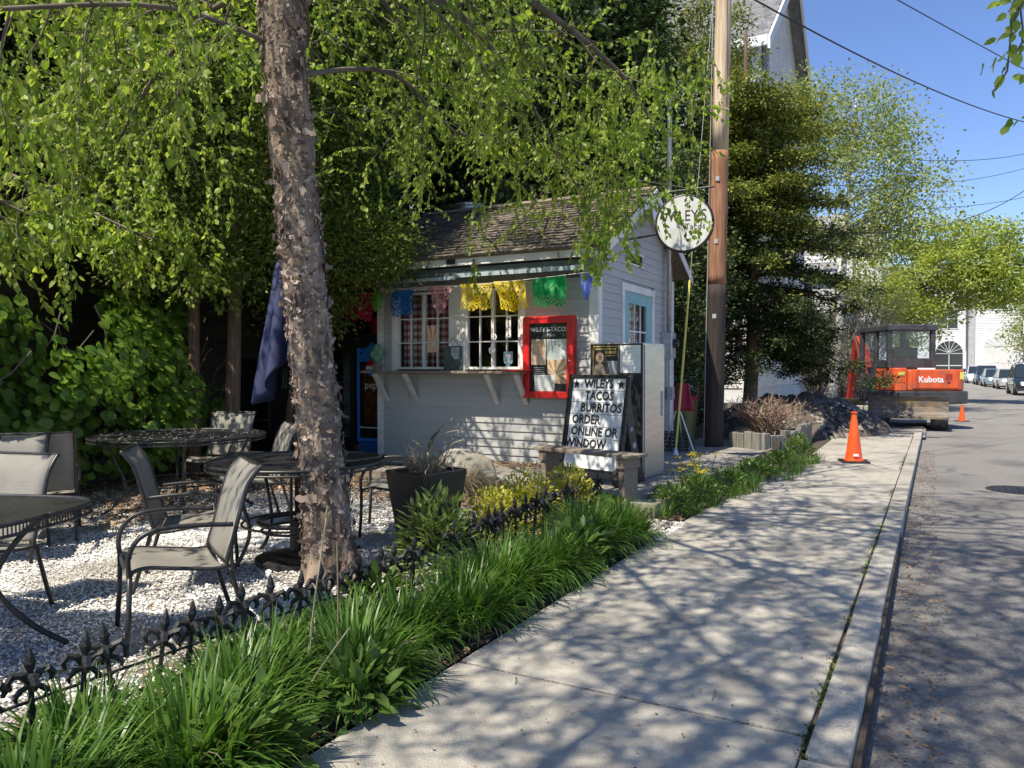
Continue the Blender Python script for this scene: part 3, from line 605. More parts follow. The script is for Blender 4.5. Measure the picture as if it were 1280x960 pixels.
for i, (nm, c, x, wd, ht, lab, sty) in enumerate(flag_specs):
    r = random.Random(i*7+1); nu = 26; nv = 22; zt = 2.455 + (x+7.5)/3.9*.10 - .01
    cells = [[r.random() for _ in range(nu)] for _ in range(nv)]
    def keep(u, v, sty=sty, cells=cells):
        U = min(u, nu-1-u); V = v
        if V > nv-3: return True
        taper = (nv - V)/nv
        if sty == 1 and U < taper*taper*nu*.30: return False
        if V < 2: return (U % 3) != 2
        if U < 1 or V > nv-4: return True
        a = (U*0.9 - 5)**2 + (V-10)**2
        if 14 < a < 26: return True
        pat = ((U//1 + V//1) % 3 == 0) or (U % 4 == 1 and V % 3 == 0)
        if nm in ('green',): pat = pat and V < 9
        if nm == 'blue': pat = pat and (V < 16)
        return not pat or cells[V][U] < .12
    def P(u, v, sty=sty, x=x, wd=wd, ht=ht, zt=zt, i=i):
        s = 1 - (1-v)*(.35 if sty == 1 else (.15 if sty == 2 else .06)); px_ = x + (u-.5)*wd*s + (.10*(1-v) if sty == 2 else 0)
        return (px_, yb + .03*math.sin(u*9+i)*(1-v) + .02*math.sin(v*7+u*4+i), zt - (1-v)*ht*(1 - (.22*abs(u-.4) if sty else .05*math.sin(u*14))))
    b = MB(); b.grid(P, nu, nv, keep); key = 'tissue_%d' % i; M[key] = tissue(nm + '_tissue', c)
    tag(b.build('paper_flag', M[key], None, smooth=True), lab, 'paper flag', 'pierced tissue paper flags strung along the eave')
# ------------------------------------------------------------------ coolers left of the hut
def cooler(x, y, wd, ht, lab, glassy=True, brand=False, dp=.6, z=.0):
    t = thing('drinks_cooler', lab, 'cooler', (x, y, z))
    b = MB(); b.box(0, wd, 0, .03, 0, .22); b.box(0, .03, .0, dp, .22, ht); b.box(wd-.03, wd, 0, dp, .22, ht); b.box(.03, wd-.03, dp-.03, dp, .22, ht); b.box(0, wd, 0, dp, ht-.02, ht); b.box(.03, wd-.03, .03, dp-.03, .18, .22)
    b.build('cabinet', M['blue_vinyl' if brand else 'blackplastic'], t, bevel=.008)
    b = MB()
    for k in range(5): b.box(.04, wd-.04, -.008, -.001, .03+k*.035, .045+k*.035)
    b.build('grille', M['blackplastic'], t)
    fr = MB(); fr.box(0, .05, -.045, -.001, .24, ht-(.22)); fr.box(wd-.05, wd, -.045, -.001, .24, ht-.22); fr.box(.05, wd-.05, -.043, -.001, .24, .3); fr.box(.05, wd-.05, -.043, -.001, ht-.28, ht-.22)
    d = fr.build('door', M['blue_vinyl' if brand else 'blackplastic'], t, bevel=.004)
    g = MB(); g.box(.05, wd-.05, -.03, -.025, .3, ht-.28); g.build('glass', M['glassclear'] if not brand else M['glass'], d)
    g = MB(); g.box(.03, wd-.03, -.03, 0, ht-.215, ht-.0); g.build('canopy', M['blackplastic'], t, bevel=.004)
    g = MB()
    for k in range(4): g.box(.035, wd-.035, .04, dp-.05, .5+k*.33, .508+k*.33)
    g.build('shelves', M['galv'], t)
    return t
M['blue_vinyl'] = mat('blue_vinyl', (.03,.17,.60), (.04,.24,.72), .4, 3)
M['bottle_brown'] = mat('cola_brown', (.03,.010,.006), (.14,.05,.02), .3, 14)
M['fridge_white'] = mat('fridge_liner', (.30,.33,.34), None, .5)
c1 = cooler(-7.93, 9.52, .66, 1.93, 'tall blue soda cooler with red white and blue globe, beside the hut wall', brand=True)
b = MB(); b.box(.13, .53, -.050, -.046, .52, 1.45); b.build('poster_panel', M['bottle_brown'], c1)
def half(z0, z1, m): 
    pts = []
    b = MB(); r_ = .135; lo = max(-1, z0); hi = min(1, z1); a0 = math.asin(lo); a1 = math.asin(hi)
    pts = [(r_*math.cos(a0+(a1-a0)*k/8), r_*math.sin(a0+(a1-a0)*k/8)) for k in range(9)] + [(-r_*math.cos(a1-(a1-a0)*k/8), r_*math.sin(a1-(a1-a0)*k/8)) for k in range(9)]
    b.prism([(.33+p, 1.40+q) for p, q in pts], -.056, -.0515, 'y'); return b.build('globe_emblem', M[m], c1)
half(-1, -.2, 'blue_vinyl'); half(-.2, .22, 'paper'); half(.22, 1, 'red')
text_mesh('lettering', 'pepsi', .17, M['white_ink'], c1, (.34, -.053, 1.13), (R(90),0,0), .001)
b = MB(); b.prism([(.07,1.5),(.59,1.5),(.59,1.66),(.30,1.80),(.07,1.60)], -.052, -.047, 'y'); b.build('wave_panel', M['blue_vinyl'], c1)
b = MB(); b.box(.06,.6,-.0525,-.047,.46,.475); b.build('white_stripe', M['paper'], c1)
c2 = cooler(-8.70, 9.50, .70, 1.95, 'black glass door cooler standing between the blue soda cooler and the birch')
b = MB(); b.box(.04,.66,.50,.54,.24,1.7); b.build('liner', M['fridge_white'], c2)
c3 = cooler(-10.25, 9.3, .74, 1.55, 'lower glass door cooler at the left, behind the folded umbrella', z=0)
b = MB(); b.box(.04,.70,.50,.54,.24,1.3); b.build('liner', M['fridge_white'], c3)
t = thing('red_fuel_can', 'red plastic can standing on top of the soda cooler', 'can', (-7.62, 9.72, 1.93))
b = MB(); b.prism([(-.14,0),(.14,0),(.14,.20),(.06,.27),(-.10,.27),(-.14,.22)], -.1, .1, 'y'); b.build('body', M['red'], t, bevel=.02); b = MB(); b.tube([(.05,0,.25),(.09,0,.33),(.16,0,.36)], .016, 8); b.tube([(-.09,0,.27),(-.07,0,.31),(.0,0,.31),(.02,0,.27)], .010, 6); b.build('spout', M['red'], t)
# ------------------------------------------------------------------ letter board sign on wheels
U = Vector((.965,-.262,0)); ang = math.atan2(U.y, U.x)
t = thing('letter_board', 'white letter board sign in a black wheeled plastic frame behind the bench', 'sign', (-3.26, 8.02, .122), ang)
TL = .20    # lean
def LB(x, s, off=0):   # point on the curved leaning face; s 0..1 bottom->top
    z = .16 + s*1.0; y = -.16 + TL*(max(s,0)**.8) - off; return (x, y, z)
b = MB(); b.grid(lambda u, v: LB((u-.5)*.74, v), 1, 12); b.build('face', M['board_white'] if 'board_white' in M else M.setdefault('board_white', mat('board_white', (.70,.72,.73), (.78,.79,.79), .4, 2)), t, thick=.01)
b = MB()
for k in range(7): b.tube([LB(-.365, .20+k/6.0*.80, .007), LB(.365, .20+k/6.0*.80, .007)], .0035, 5)
b.build('letter_rail', M['galv'], t)
for x in (-.40, .40):
    b = MB(); pts = [LB(x, s_/10, .01) for s_ in range(11)]; pts = [(x*1.02, -.22, .06)] + pts + [(x, .06, 1.20)]
    for p, q in zip(pts, pts[1:]): b.bar(p, q, .05, .045, (0,1,0))
    b.build('side_frame', M['blackplastic'], t, bevel=.006)
b = MB(); b.bar(LB(-.40, 1.02), LB(.40, 1.02), .04, .04); b.build('cross_rail', M['blackplastic'], t); b = MB(); b.bar(LB(-.40, -.02), LB(.40, -.02), .04, .03); b.build('cross_rail', M['blackplastic'], t)
for x in (-.41, .41):
    b = MB(); b.lathe([(0,-.03),(.085,-.03),(.095,0),(.085,.03),(0,.03)], 18, (0,0,0), Matrix.Translation((x, -.2, .095)) @ Matrix.Rotation(R(90), 4, 'Y')); b.build('wheel', M['blackplastic'], t, smooth=False)
for x in (-.34, .34):     # rear leg panels with round holes
    n = 10; b = MB()
    outl = [(.05,1.18),(.10,1.18),(.16,.8),(.26,.4),(.42,.0),(.28,.0),(.20,.2),(.08,.6)]
    b.prism(outl, x-.015, x+.015, 'x'); leg = b.build('rear_leg', M['blackplastic'], t)
    for (yy, zz, rr) in ((.20,.42,.035),(.145,.60,.025)):
        b = MB(); b.lathe([(0,-.019),(rr,-.019),(rr,.019),(0,.019)], 14, (0,0,0), Matrix.Translation((x, yy, zz)) @ Matrix.Rotation(R(90), 4, 'Y')); b.build('hole_plug', M['grey_ink'], leg)
rows = [("WILEYS", .0, 0), ("TACOS", .02, 0), ("BURRITOS", .06, 0), ("ORDER", -.13, 0), ("ONLINE OR", -.0, 0), ("WINDOW", -.10, 0)]
for k, (tx, dx, _) in enumerate(rows):
    s = .185 + .80*(1 - (k+.5)/6); p = LB(dx, s+.018, .012); q = LB(dx, s+.028, .012); tilt = math.atan2(q[1]-p[1], q[2]-p[2])
    text_mesh('lettering', tx, .138, M['ink'], t, p, (R(90)-tilt, 0, 0), .0015, .88, bold=.003)
for x in (-.31, .31):
    b = MB(); pts = []
    for k in range(10): a = math.pi/2 + k*math.pi/5; rr = .055 if k % 2 == 0 else .022; pts.append((x + rr*math.cos(a), LB(0, .935)[2] + rr*math.sin(a)))
    b.prism(pts, LB(0,.9)[1]-.014, LB(0,.9)[1]-.010, 'y'); b.build('star', M['ink'], t)
# steel cabinet behind it
t = thing('steel_cabinet', 'tall stainless steel cabinet with posters, at the hut corner behind the letter board', 'cabinet', (-2.875, 8.45, .122), ang*.35)
b = MB(); b.box(-.66, 0, 0, .60, 0, 1.57); b.build('carcass', M['steel'], t, bevel=.012)
b = MB(); b.box(-.67, -.0, -.03, -.001, .02, 1.56); b.build('front_panel', M['blackplastic'], t, bevel=.004)
b = MB(); b.box(.0005, .014, .02, .58, .04, 1.54); b.build('side_panel', M['steel'], t, bevel=.004)
b = MB(); b.box(.015, .03, .5, .53, .7, 1.0); b.build('latch', M['galv'], t)
M['gold'] = mat('gold_ink', (.55,.42,.10), None, .6); M['skin'] = mat('skin_print', (.42,.25,.17), (.5,.33,.24), .7, 12)
def plain_poster(parent):
    b = MB(); b.box(-.635, -.29, -.036, -.032, 1.14, 1.54); p = b.build('dark_poster', M['ink'], parent)
    b = MB()
    for a in ((-.63,-.295,1.525,1.535),(-.63,-.295,1.145,1.152),(-.63,-.625,1.152,1.525),(-.30,-.295,1.152,1.525)): b.box(a[0],a[1],-.038,-.0365,a[2],a[3])
    b.build('gold_border', M['gold'], p)
    b = MB(); pts = [(-.54+.05*math.cos(a), 1.40+.06*math.sin(a)) for a in [k*math.pi/8 for k in range(16)]]; b.prism(pts, -.038, -.0362, 'y'); b.build('printed_face', M['skin'], p)
    b = MB(); b.prism([(-.44,1.36),(-.31,1.36),(-.31,1.2),(-.40,1.2)], -.0375, -.0362, 'y'); b.build('printed_block', M['grey_ink'], p)
    b = MB(); b.prism([(-.62,1.17),(-.46,1.17),(-.48,1.30),(-.54,1.34),(-.60,1.30)], -.0385, -.0362, 'y'); b.build('printed_coat', M['oldwood'], p)
    b = MB(); r = random.Random(4)
    for k, (z, h, x0, x1) in enumerate(((1.50,.018,-.60,-.33),(1.46,.03,-.47,-.33),(1.42,.012,-.47,-.34),(1.19,.02,-.56,-.40),(1.165,.01,-.6,-.35))):
        x = x0
        while x < x1: wl = r.uniform(.012,.03); b.box(x, min(x+wl, x1), -.0375, -.0363, z-h/2, z+h/2); x += wl+.007
    b.build('print', M['gold'], p)
plain_poster(t)
p = sheet_lines(t, -.28, -.02, 1.22, 1.54, -.034, 'paper', 7, 'teal', 9)
b = MB(); b.box(-.28, -.09, -.0345, -.031, 1.12, 1.21); b.build('black_card', M['ink'], t)
# ------------------------------------------------------------------ bench
t = thing('plank_bench', 'short weathered wooden plank bench at the deck edge in front of the letter board', 'bench', (-3.02, 7.16, .105), math.atan2(-.3, 1.06))
b = MB(); b.box(-.62, .62, -.15, -.005, .435, .468); b.build('seat_plank', M['oldwood'], t, bevel=.005); b = MB(); b.box(-.62, .62, .005, .15, .435, .468); b.build('seat_plank', M['oldwood'], t, bevel=.005)
for x in (-.5, .5):
    b = MB(); b.box(x-.035, x+.035, -.11, .11, 0, .33); b.box(x-.05, x+.05, -.13, .13, .33, .435); b.build('leg', M['oldwood'], t, bevel=.005)
b = MB(); b.box(-.47, .47, -.02, .02, .20, .25); b.build('stretcher', M['oldwood'], t)
# ------------------------------------------------------------------ chairs
fabric = bpy.data.materials.new('sling_fabric'); fabric.use_nodes = True; N_ = fabric.node_tree.nodes; L_ = fabric.node_tree.links; bb = N_['Principled BSDF']; bb.inputs['Roughness'].default_value = .7
tc = N_.new('ShaderNodeTexCoord'); wv = N_.new('ShaderNodeTexWave'); wv.inputs['Scale'].default_value = 130; wv.bands_direction = 'X'; wv2 = N_.new('ShaderNodeTexWave'); wv2.inputs['Scale'].default_value = 130; wv2.bands_direction = 'Y'; wv2.inputs['Distortion'].default_value = 1
wv.inputs['Distortion'].default_value = 1; L_.new(tc.outputs['Object'], wv.inputs[0]); L_.new(tc.outputs['Object'], wv2.inputs[0]); mm = N_.new('ShaderNodeMath'); L_.new(wv.outputs['Fac'], mm.inputs[0]); L_.new(wv2.outputs['Fac'], mm.inputs[1])
rp = N_.new('ShaderNodeValToRGB'); rp.color_ramp.elements[0].color = (.17,.158,.135,1); rp.color_ramp.elements[1].color = (.32,.30,.26,1); mh = N_.new('ShaderNodeMath'); mh.operation = 'MULTIPLY'; mh.inputs[1].default_value = .5
ns = N_.new('ShaderNodeTexNoise'); ns.inputs['Scale'].default_value = 3; ns.inputs['Detail'].default_value = 6; L_.new(tc.outputs['Object'], ns.inputs[0]); hh = N_.new('ShaderNodeHueSaturation'); mr = N_.new('ShaderNodeMapRange'); mr.inputs[1].default_value=.3; mr.inputs[2].default_value=.7; mr.inputs[3].default_value = .72; mr.inputs[4].default_value = 1.15
L_.new(ns.outputs['Fac'], mr.inputs[0]); L_.new(mr.outputs[0], hh.inputs['Value'])
L_.new(mm.outputs[0], mh.inputs[0]); L_.new(mh.outputs[0], rp.inputs[0]); L_.new(rp.outputs[0], hh.inputs['Color']); L_.new(hh.outputs[0], bb.inputs['Base Color']); bmp = N_.new('ShaderNodeBump'); bmp.inputs['Strength'].default_value = .3; L_.new(mm.outputs[0], bmp.inputs['Height']); L_.new(bmp.outputs[0], bb.inputs['Normal']); M['fabric'] = fabric
def smooth_path(pts, n=6):
    P = [Vector(p) for p in pts]; out = []
    for i in range(len(P)-1):
        a = P[max(i-1,0)]; b_ = P[i]; c = P[i+1]; d = P[min(i+2, len(P)-1)]
        for k in range(n):
            t = k/n; out.append(.5*((2*b_) + (c-a)*t + (2*a-5*b_+4*c-d)*t*t + (3*b_-a-3*c+d)*t**3))
    return out + [P[-1]]
def make_chair():
    t = thing('patio_chair', 'x', 'chair')
    HW = .27; r_ = .0135
    seat = [(.27,.435),(.20,.452),(.05,.43),(-.12,.405),(-.19,.405)]
    back = [(-.20,.44),(-.235,.56),(-.275,.72),(-.32,.86),(-.39,.955)]
    sp = smooth_path([(0,y,z) for y, z in [(.285,.405)]+seat], 4); bp = smooth_path([(0,y,z) for y, z in back], 4)
    for nm, P in (('seat', sp), ('backrest', bp)):
        b = MB(); n = len(P)-1; m = 6
        b.grid(lambda u, v: ((u-.5)*2*(HW-.012), P[round(v*n)].y, P[round(v*n)].z - .018*(1-(2*u-1)**2)), m, n); b.build(nm, M['fabric'], t, smooth=True, thick=.006)
    for s in (-1, 1):
        x = s*HW
        b = MB(); b.tube([(x,.30,0),(x,.285,.2),(x,.28,.42)], r_, 8); b.build('leg', M['black'], t, smooth=True)
        b = MB(); b.tube(smooth_path([(x,-.33,0),(x,-.27,.2),(x,-.215,.40)]), r_, 8); b.build('leg', M['black'], t, smooth=True)
        b = MB(); b.tube(smooth_path([(x,.28,.41),(x*1.03,.285,.52),(x*1.06,.235,.615),(x*1.07,.13,.655),(x*1.07,-.05,.655),(x*1.04,-.23,.64)]), r_, 8); b.build('armrest', M['black'], t, smooth=True)
        b = MB(); b.tube(smooth_path([(x,.285,.40)]+[(x,y,z) for y, z in seat[:4]]+[(x,-.20,.41)]), .011, 8); b.build('seat_rail', M['black'], t, smooth=True)
        b = MB(); b.tube(smooth_path([(x,-.205,.39)]+[(x,y,z) for y, z in back]), .0125, 8); b.build('back_upright', M['black'], t, smooth=True)
    for y_, z_ in ((.27,.425),(-.215,.40),(-.39,.953)): b = MB(); b.tube([(-HW,y_,z_),(HW,y_,z_)], .009, 6); b.build('cross_bar', M['black'], t)
    return t
chair0 = make_chair(); chair0.scale = (.94,.94,.93); G = 'sling seat patio chairs in the gravel courtyard'
def face(dx, dy): return math.atan2(dy, dx) - math.pi/2
chairs = [((-3.48,2.72,0), face(-.50,-.87), 'grey sling patio chair nearest the fence, its back leaning towards the birch trunk'),
 ((-4.27,3.42,0), face(.70,.71), 'patio chair seen side-on facing the umbrella table, behind the nearest chair'),
 ((-5.35,4.95,0), face(-.50,-.86), 'cream lit patio chair behind the umbrella table, left of the folded umbrella'),
 ((-4.70,2.30,0), face(.25,-.97), 'patio chair with broad pale back tucked behind the near mesh table at left edge'),
 ((-6.0,3.15,0), face(.75,-.66), 'patio chair at the left edge farther back, its curved back in sun'),
 ((-6.45,3.72,0), face(-.8,.55), 'shaded patio chair just behind the sunlit one at the left edge'),
 ((-7.0,6.0,0), face(.35,-.94), 'dark shaded patio chair against the hedge behind the big round table'),
 ((-3.98,5.28,0), face(-.86,-.5), 'patio chair right of the birch, partly hidden by the black planter')]
for i, (loc, rz, lab) in enumerate(chairs):
    if i == 0: chair0.location = loc; chair0.rotation_euler = (0,0,rz); chair0['label'] = lab; chair0['group'] = G
    else: copy_thing(chair0, loc, rz, lab, G)
# ------------------------------------------------------------------ mesh tables
def mesh_disc(b, rad, z, step=.016, sq=0):
    n = int(rad/step)
    for i in range(-n, n+1):
        c = i*step; h = (rad**sq - abs(c)**sq)**(1/sq) if sq else math.sqrt(max(0, rad*rad - c*c))
        if h > .01:
            b.box(c-.0045, c+.0045, -h, h, z-.0012, z+.0012); b.box(-h, h, c-.0045, c+.0045, z+.0014, z+.0036)
def outline(rad, sq=0, n=48):
    out = []
    for k in range(n+1):
        a = 2*math.pi*k/n; c, s = math.cos(a), math.sin(a); f = 1 if not sq else 1/((abs(c)**sq + abs(s)**sq)**(1/sq)); out.append((rad*f*c, rad*f*s))
    return out
def round_table(name, lab, loc, rad, h, rz=0, sq=0, scroll=True, ring=.25, legr=.017, skirt=.03, step=.016):
    t = thing(name, lab, 'table', loc, rz, 'black metal mesh patio tables')
    b = MB(); mesh_disc(b, rad-.01, h-.004, step, sq); b.build('mesh_top', M['black'], t)
    b = MB(); b.tube([(x, y, h) for x, y in outline(rad, sq)], .012, 6); b.tube([(x, y, h-skirt) for x, y in outline(rad+.006, sq)], .008, 6); b.build('rim', M['black'], t, smooth=True)
    b = MB(); o = outline(rad+.004, sq, 160)
    for (x, y), (x2, y2) in zip(o, o[1:]): b.bar((x, y, h), (x*1.005, y*1.005, h-skirt), .006, .003)
    b.build('mesh_skirt', M['black'], t)
    for k in range(4):
        a = R(45 + 90*k); c, s = math.cos(a), math.sin(a)
        prof = [(rad*.80, h-.03), (rad*.52, h*.80), (rad*.30, h*.58), (rad*.32, h*.42), (rad*.62, h*.18), (rad*.95, .01)] if scroll else [(rad*.82, h-.03), (rad*.66, h*.6), (rad*.60, h*.35), (rad*.72, h*.12), (rad*.86, .01)]
        b = MB(); b.tube(smooth_path([(c*p, s*p, z) for p, z in prof], 5), legr, 8); b.build('leg', M['black'], t, smooth=True)
    b = MB(); rr = rad*.30 if scroll else rad*.62; zz = h*.5 if scroll else h*.4; b.tube([(x, y, zz) for x, y in outline(rr, 0, 32)], .009, 6)
    b.build('brace_ring', M['black'], t, smooth=True)
    if scroll: b = MB(); mesh_disc(b, rr-.006, zz, .014); b.build('lower_shelf', M['black'], t)
    return t
round_table('mesh_table', 'near mesh table with rolled edge and curved legs, cut by the left picture edge', (-4.0,1.93,0), .45, .72, R(20), 4, True, legr=.014, skirt=.05, step=.013)
round_table('mesh_table', 'large round mesh table in front of the leafy hedge', (-6.45,5.05,0), .80, .74, R(10), 0, False, legr=.013, step=.02)
tu = round_table('mesh_table', 'round mesh table with the folded blue umbrella standing through it, behind the birch', (-4.0,4.12,0), .62, .73, R(30), 0, False, legr=.014)
b = MB(); b.tube([(-.045,0,.02),(-.045,0,.72)], .012, 6); b.tube([(.035,.03,.02),(.035,.03,.72)], .012, 6); b.build('sleeve', M['black'], tu)
b = MB(); b.tube([(x, y, .3) for x, y in outline(.27, 0, 32)], .018, 6); b.tube([(x, y, .24) for x, y in outline(.25, 0, 32)], .01, 6); b.build('foot_ring', M['black'], tu, smooth=True)
# litter on the tables: twigs with catkins
b = MB()
for i in range(150):
    a = rg.uniform(0, 6.28); q = .72*math.sqrt(rg.uniform(0,1)); x, y = -6.45 + q*math.cos(a), 5.05 + q*math.sin(a); a2 = rg.uniform(0, 6.28); L = rg.uniform(.01, .04)
    b.tube([(x,y,.748),(x+L*math.cos(a2), y+L*math.sin(a2), .752)], .003, 4)
for a2 in (0, 2, 4): b.tube([(-5.95,5.0,.75),(-5.95,5.0,.80),(-5.95+.02*math.cos(a2),5.0+.02*math.sin(a2),.84)], .003, 4)
tag(b.build('catkin_litter', M['gravelbase'], None), 'pale fallen catkins scattered on the large round table', 'catkins', kind='stuff')
# folded umbrella
M['navy'] = mat('navy_canvas', (.024,.030,.085), (.045,.052,.13), .8, 3, stretch=(1,1,.3), bump=.2)
t = thing('patio_umbrella', 'folded navy blue patio umbrella standing in the middle table left of the birch', 'umbrella', (-4.0,4.12,0), R(10))
b = MB(); b.tube([(0,0,.02),(0,0,2.30)], .021, 10); b.build('pole', M['black'], t, smooth=True)
b = MB(); b.lathe([(0,0),(.02,.0),(.026,.03),(.012,.06),(.004,.11),(0,.12)], 10, (0,0,2.30)); b.build('finial', M['black'], t, smooth=True)
b = MB(); b.lathe([(0.3,0),(.3,.04),(.12,.07),(.05,.09),(.04,.3),(.0,.3)], 20); b.build('base_weight', M['iron'], t)
def UM(u, v):
    a = 2*math.pi*u; k = 8; f = abs(math.sin(k*a/2))**.7; z = 2.30 - 1.08*v - .10*v*v*f*(1 if v > .9 else 0)
    rad = .03 + (.085 + .12*v**1.3)*(.45 + .75*f) * min(1, v*6) if v > 0 else .02
    tw = .4*v; zz = 2.30 - v*(1.0 + .16*math.sin(a*2+1)*v**3); return (rad*math.cos(a+tw) - .05*v*v, rad*math.sin(a+tw), zz)
b = MB(); b.grid(UM, 96, 26); b.build('canopy', M['navy'], t, smooth=True, thick=.004)
for k in range(8):
    a = 2*math.pi*(k+.5)/8; b = MB(); b.tube([(.035*math.cos(a),.035*math.sin(a),2.28),(.06*math.cos(a+.4)-.05,.06*math.sin(a+.4),1.25)], .006, 4); b.build('rib', M['black'], t)
# ------------------------------------------------------------------ planter with agave and dry stems
t = thing('square_planter', 'black tapered square planter with dry stems standing on the gravel right of the birch', 'planter', (-3.40,4.88,0), R(-8))
def frustum(b, w0, w1, z0, z1, wt):
    V = []
    for w_, z in ((w0, z0), (w1, z1), (w1-wt, z1), (w1-wt*1.2, z1-.08)): V += [(-w_,-w_,z),(w_,-w_,z),(w_,w_,z),(-w_,w_,z)]
    b.add(V, [(0,3,2,1)] + [(4*l+i, 4*l+(i+1)%4, 4*(l+1)+(i+1)%4, 4*(l+1)+i) for l in range(3) for i in range(4)] + [(12,13,14,15)])
b = MB(); frustum(b, .15, .225, 0, .62, .035); b.build('pot', M['blackplastic'], t, bevel=.008)
b = MB(); b.box(-.19,.19,-.19,.19,.53,.58); b.build('potting_soil', M['soil'], t)
v = blades(rg, 130, (0,0,.6), .16, .22, .012, (.3,1.6), 1.2, 4); M['dry'] = leafmat('dry_straw', (.22,.17,.10), (.36,.30,.20), (.48,.42,.30), .15)
npmesh('dry_leaves', *v, M['dry'], t)
b = MB()
for k in range(16):
    a = rg.uniform(0, 6.28); L = rg.uniform(.15, .42); x, y = rg.uniform(-.12, .12, 2); b.tube(smooth_path([(x,y,.6),(x+.08*math.cos(a),y+.08*math.sin(a),.6+L*.7),(x+L*.7*math.cos(a),y+L*.7*math.sin(a),.6+L*rg.uniform(.3,.95))], 3), .004, 4)
b.build('dry_stem', M['dry'], t)
# ------------------------------------------------------------------ cast iron border fence
t = thing('iron_fence', 'low black cast iron fence with fleur tipped pickets between gravel and daylilies', 'fence', (-2.78, 0, 0))
def picket_mesh():
    b = MB(); b.box(-.007,.007,-.007,.007,0,.27)
    b.add([(0,0,.400),(.011,0,.365),(0,.008,.365),(-.011,0,.365),(0,-.008,.365),(.017,0,.338),(0,.010,.338),(-.017,0,.338),(0,-.010,.338),(0,0,.285)],
      [(0,1,2),(0,2,3),(0,3,4),(0,4,1),(1,5,6,2),(2,6,7,3),(3,7,8,4),(4,8,5,1),(5,9,6),(6,9,7),(7,9,8),(8,9,5)])
    for sx, ax in ((1,0),(-1,0),(1,1),(-1,1)):
        pts = [(0,.262),(.022,.300),(.045,.308),(.058,.285),(.050,.262)]
        if ax: pts = [(p*.85, z) for p, z in pts]
        P = [(sx*p, 0, z) if not ax else (0, sx*p, z) for p, z in pts]; b.tube(P, [.011,.013,.014,.011,.006], 5)
    for sx, ax in ((1,0),(-1,0)):
        P = [(0,0,.262),(sx*.025,0,.25),(sx*.042,0,.228),(sx*.036,0,.212)]; b.tube(P, [.009,.010,.009,.005], 5)
    b.lathe([(.0,.258),(.017,.26),(.017,.272),(.0,.275)], 8); b.lathe([(0,.150),(.013,.152),(.013,.172),(0,.175)], 6)
    return b.mesh('picket', M['iron'])
pm = picket_mesh(); y = .75; k = 0
while y < 6.95:
    sag = .025*math.sin(y*1.3) + rg.normal(0, .006)
    if not (3.95 < y < 4.15): link('picket', pm, t, (rg.normal(0, .008), y, sag - .01), (rg.normal(0,.05), rg.normal(0,.05), R(62)+rg.normal(0,.15)), (1.22,1.22,1.04))
    y += .162 if y < 3.9 else .15
for a, c in ((.7, 2.55), (2.57, 3.95), (4.15, 5.6), (5.62, 6.95)):
    b = MB(); b.tube([(0, a + (c-a)*i/8, .085 + .025*math.sin((a+(c-a)*i/8)*1.3)) for i in range(9)], .012, 6); b.build('rail', M['iron'], t)
    b = MB(); b.tube([(0, a + (c-a)*i/8, .20 + .025*math.sin((a+(c-a)*i/8)*1.3)) for i in range(9)], .006, 6); b.build('rail', M['iron'], t)
# ------------------------------------------------------------------ utility pole, guy, sign, wires
M['pole'] = mat('pole_wood', (.48,.35,.22), (.68,.56,.41), .85, 2.5, stretch=(14,14,.6), bump=.6, bscale=5, c3=(.20,.11,.06), c3scale=1.0)
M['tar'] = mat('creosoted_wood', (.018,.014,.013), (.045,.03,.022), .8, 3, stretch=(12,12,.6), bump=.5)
M['mid'] = mat('stained_pole_wood', (.20,.09,.045), (.38,.20,.11), .85, 2.5, stretch=(14,14,.6), bump=.6)
t = thing('utility_pole', 'tall wooden utility pole with dark tarred foot beside the deck', 'utility pole', (-3.10,12.60,0))
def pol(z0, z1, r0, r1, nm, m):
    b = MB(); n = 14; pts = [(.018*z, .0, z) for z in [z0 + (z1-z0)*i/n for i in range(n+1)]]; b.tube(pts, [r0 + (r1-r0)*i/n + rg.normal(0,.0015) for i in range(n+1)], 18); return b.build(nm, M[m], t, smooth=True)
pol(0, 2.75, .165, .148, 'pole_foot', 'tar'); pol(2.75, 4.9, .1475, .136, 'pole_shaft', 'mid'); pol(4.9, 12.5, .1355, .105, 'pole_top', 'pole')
b = MB(); b.box(-.9,1.4,-.06,.06,11.0,11.12); b.build('crossarm', M['pole'], t)
for x in (-.7, -.3, .7, 1.2): b = MB(); b.lathe([(0,0),(.04,.0),(.055,.04),(.03,.08),(.045,.1),(0,.14)], 10, (x,0,11.12)); b.build('insulator', M['steel'], t)
b = MB()
for z in (2.2, 3.4, 4.4): b.box(-.02+.018*z, .04+.018*z, -.156, -.135, z, z+.07)
b.tube([(-.12, -.12, 0), (-.02,-.13, 6), (.06,-.10,12)], .007, 5); b.build('ground_wire', M['grey_ink'], t)
M['yellow_plastic'] = mat('yellow_plastic', (.62,.52,.08), (.70,.60,.14), .5, 4)
t = thing('guy_wire', 'slanting guy wire with yellow plastic guard between hut and pole', 'guy wire', (-3.28,11.1,.12))
b = MB(); b.tube([(0,0,0),(.37,1.35,9.5)], .005, 5); b.build('strand', M['grey_ink'], t); b = MB(); b.tube([(.004,.014,.1),(.10,.37,2.6)], .017, 8); b.build('guard', M['yellow_plastic'], t)
b = MB(); b.lathe([(0,0),(.05,0),(.02,.1),(0,.1)], 8); b.build('anchor', M['galv'], t)
t = thing('round_sign', "round white hanging sign reading WILEY'S with black rim, beside the pole", 'sign', (-2.82, 9.9, 3.28), R(8))
def ring(rad): return [(rad*math.cos(2*math.pi*k/40), rad*math.sin(2*math.pi*k/40)) for k in range(40)]
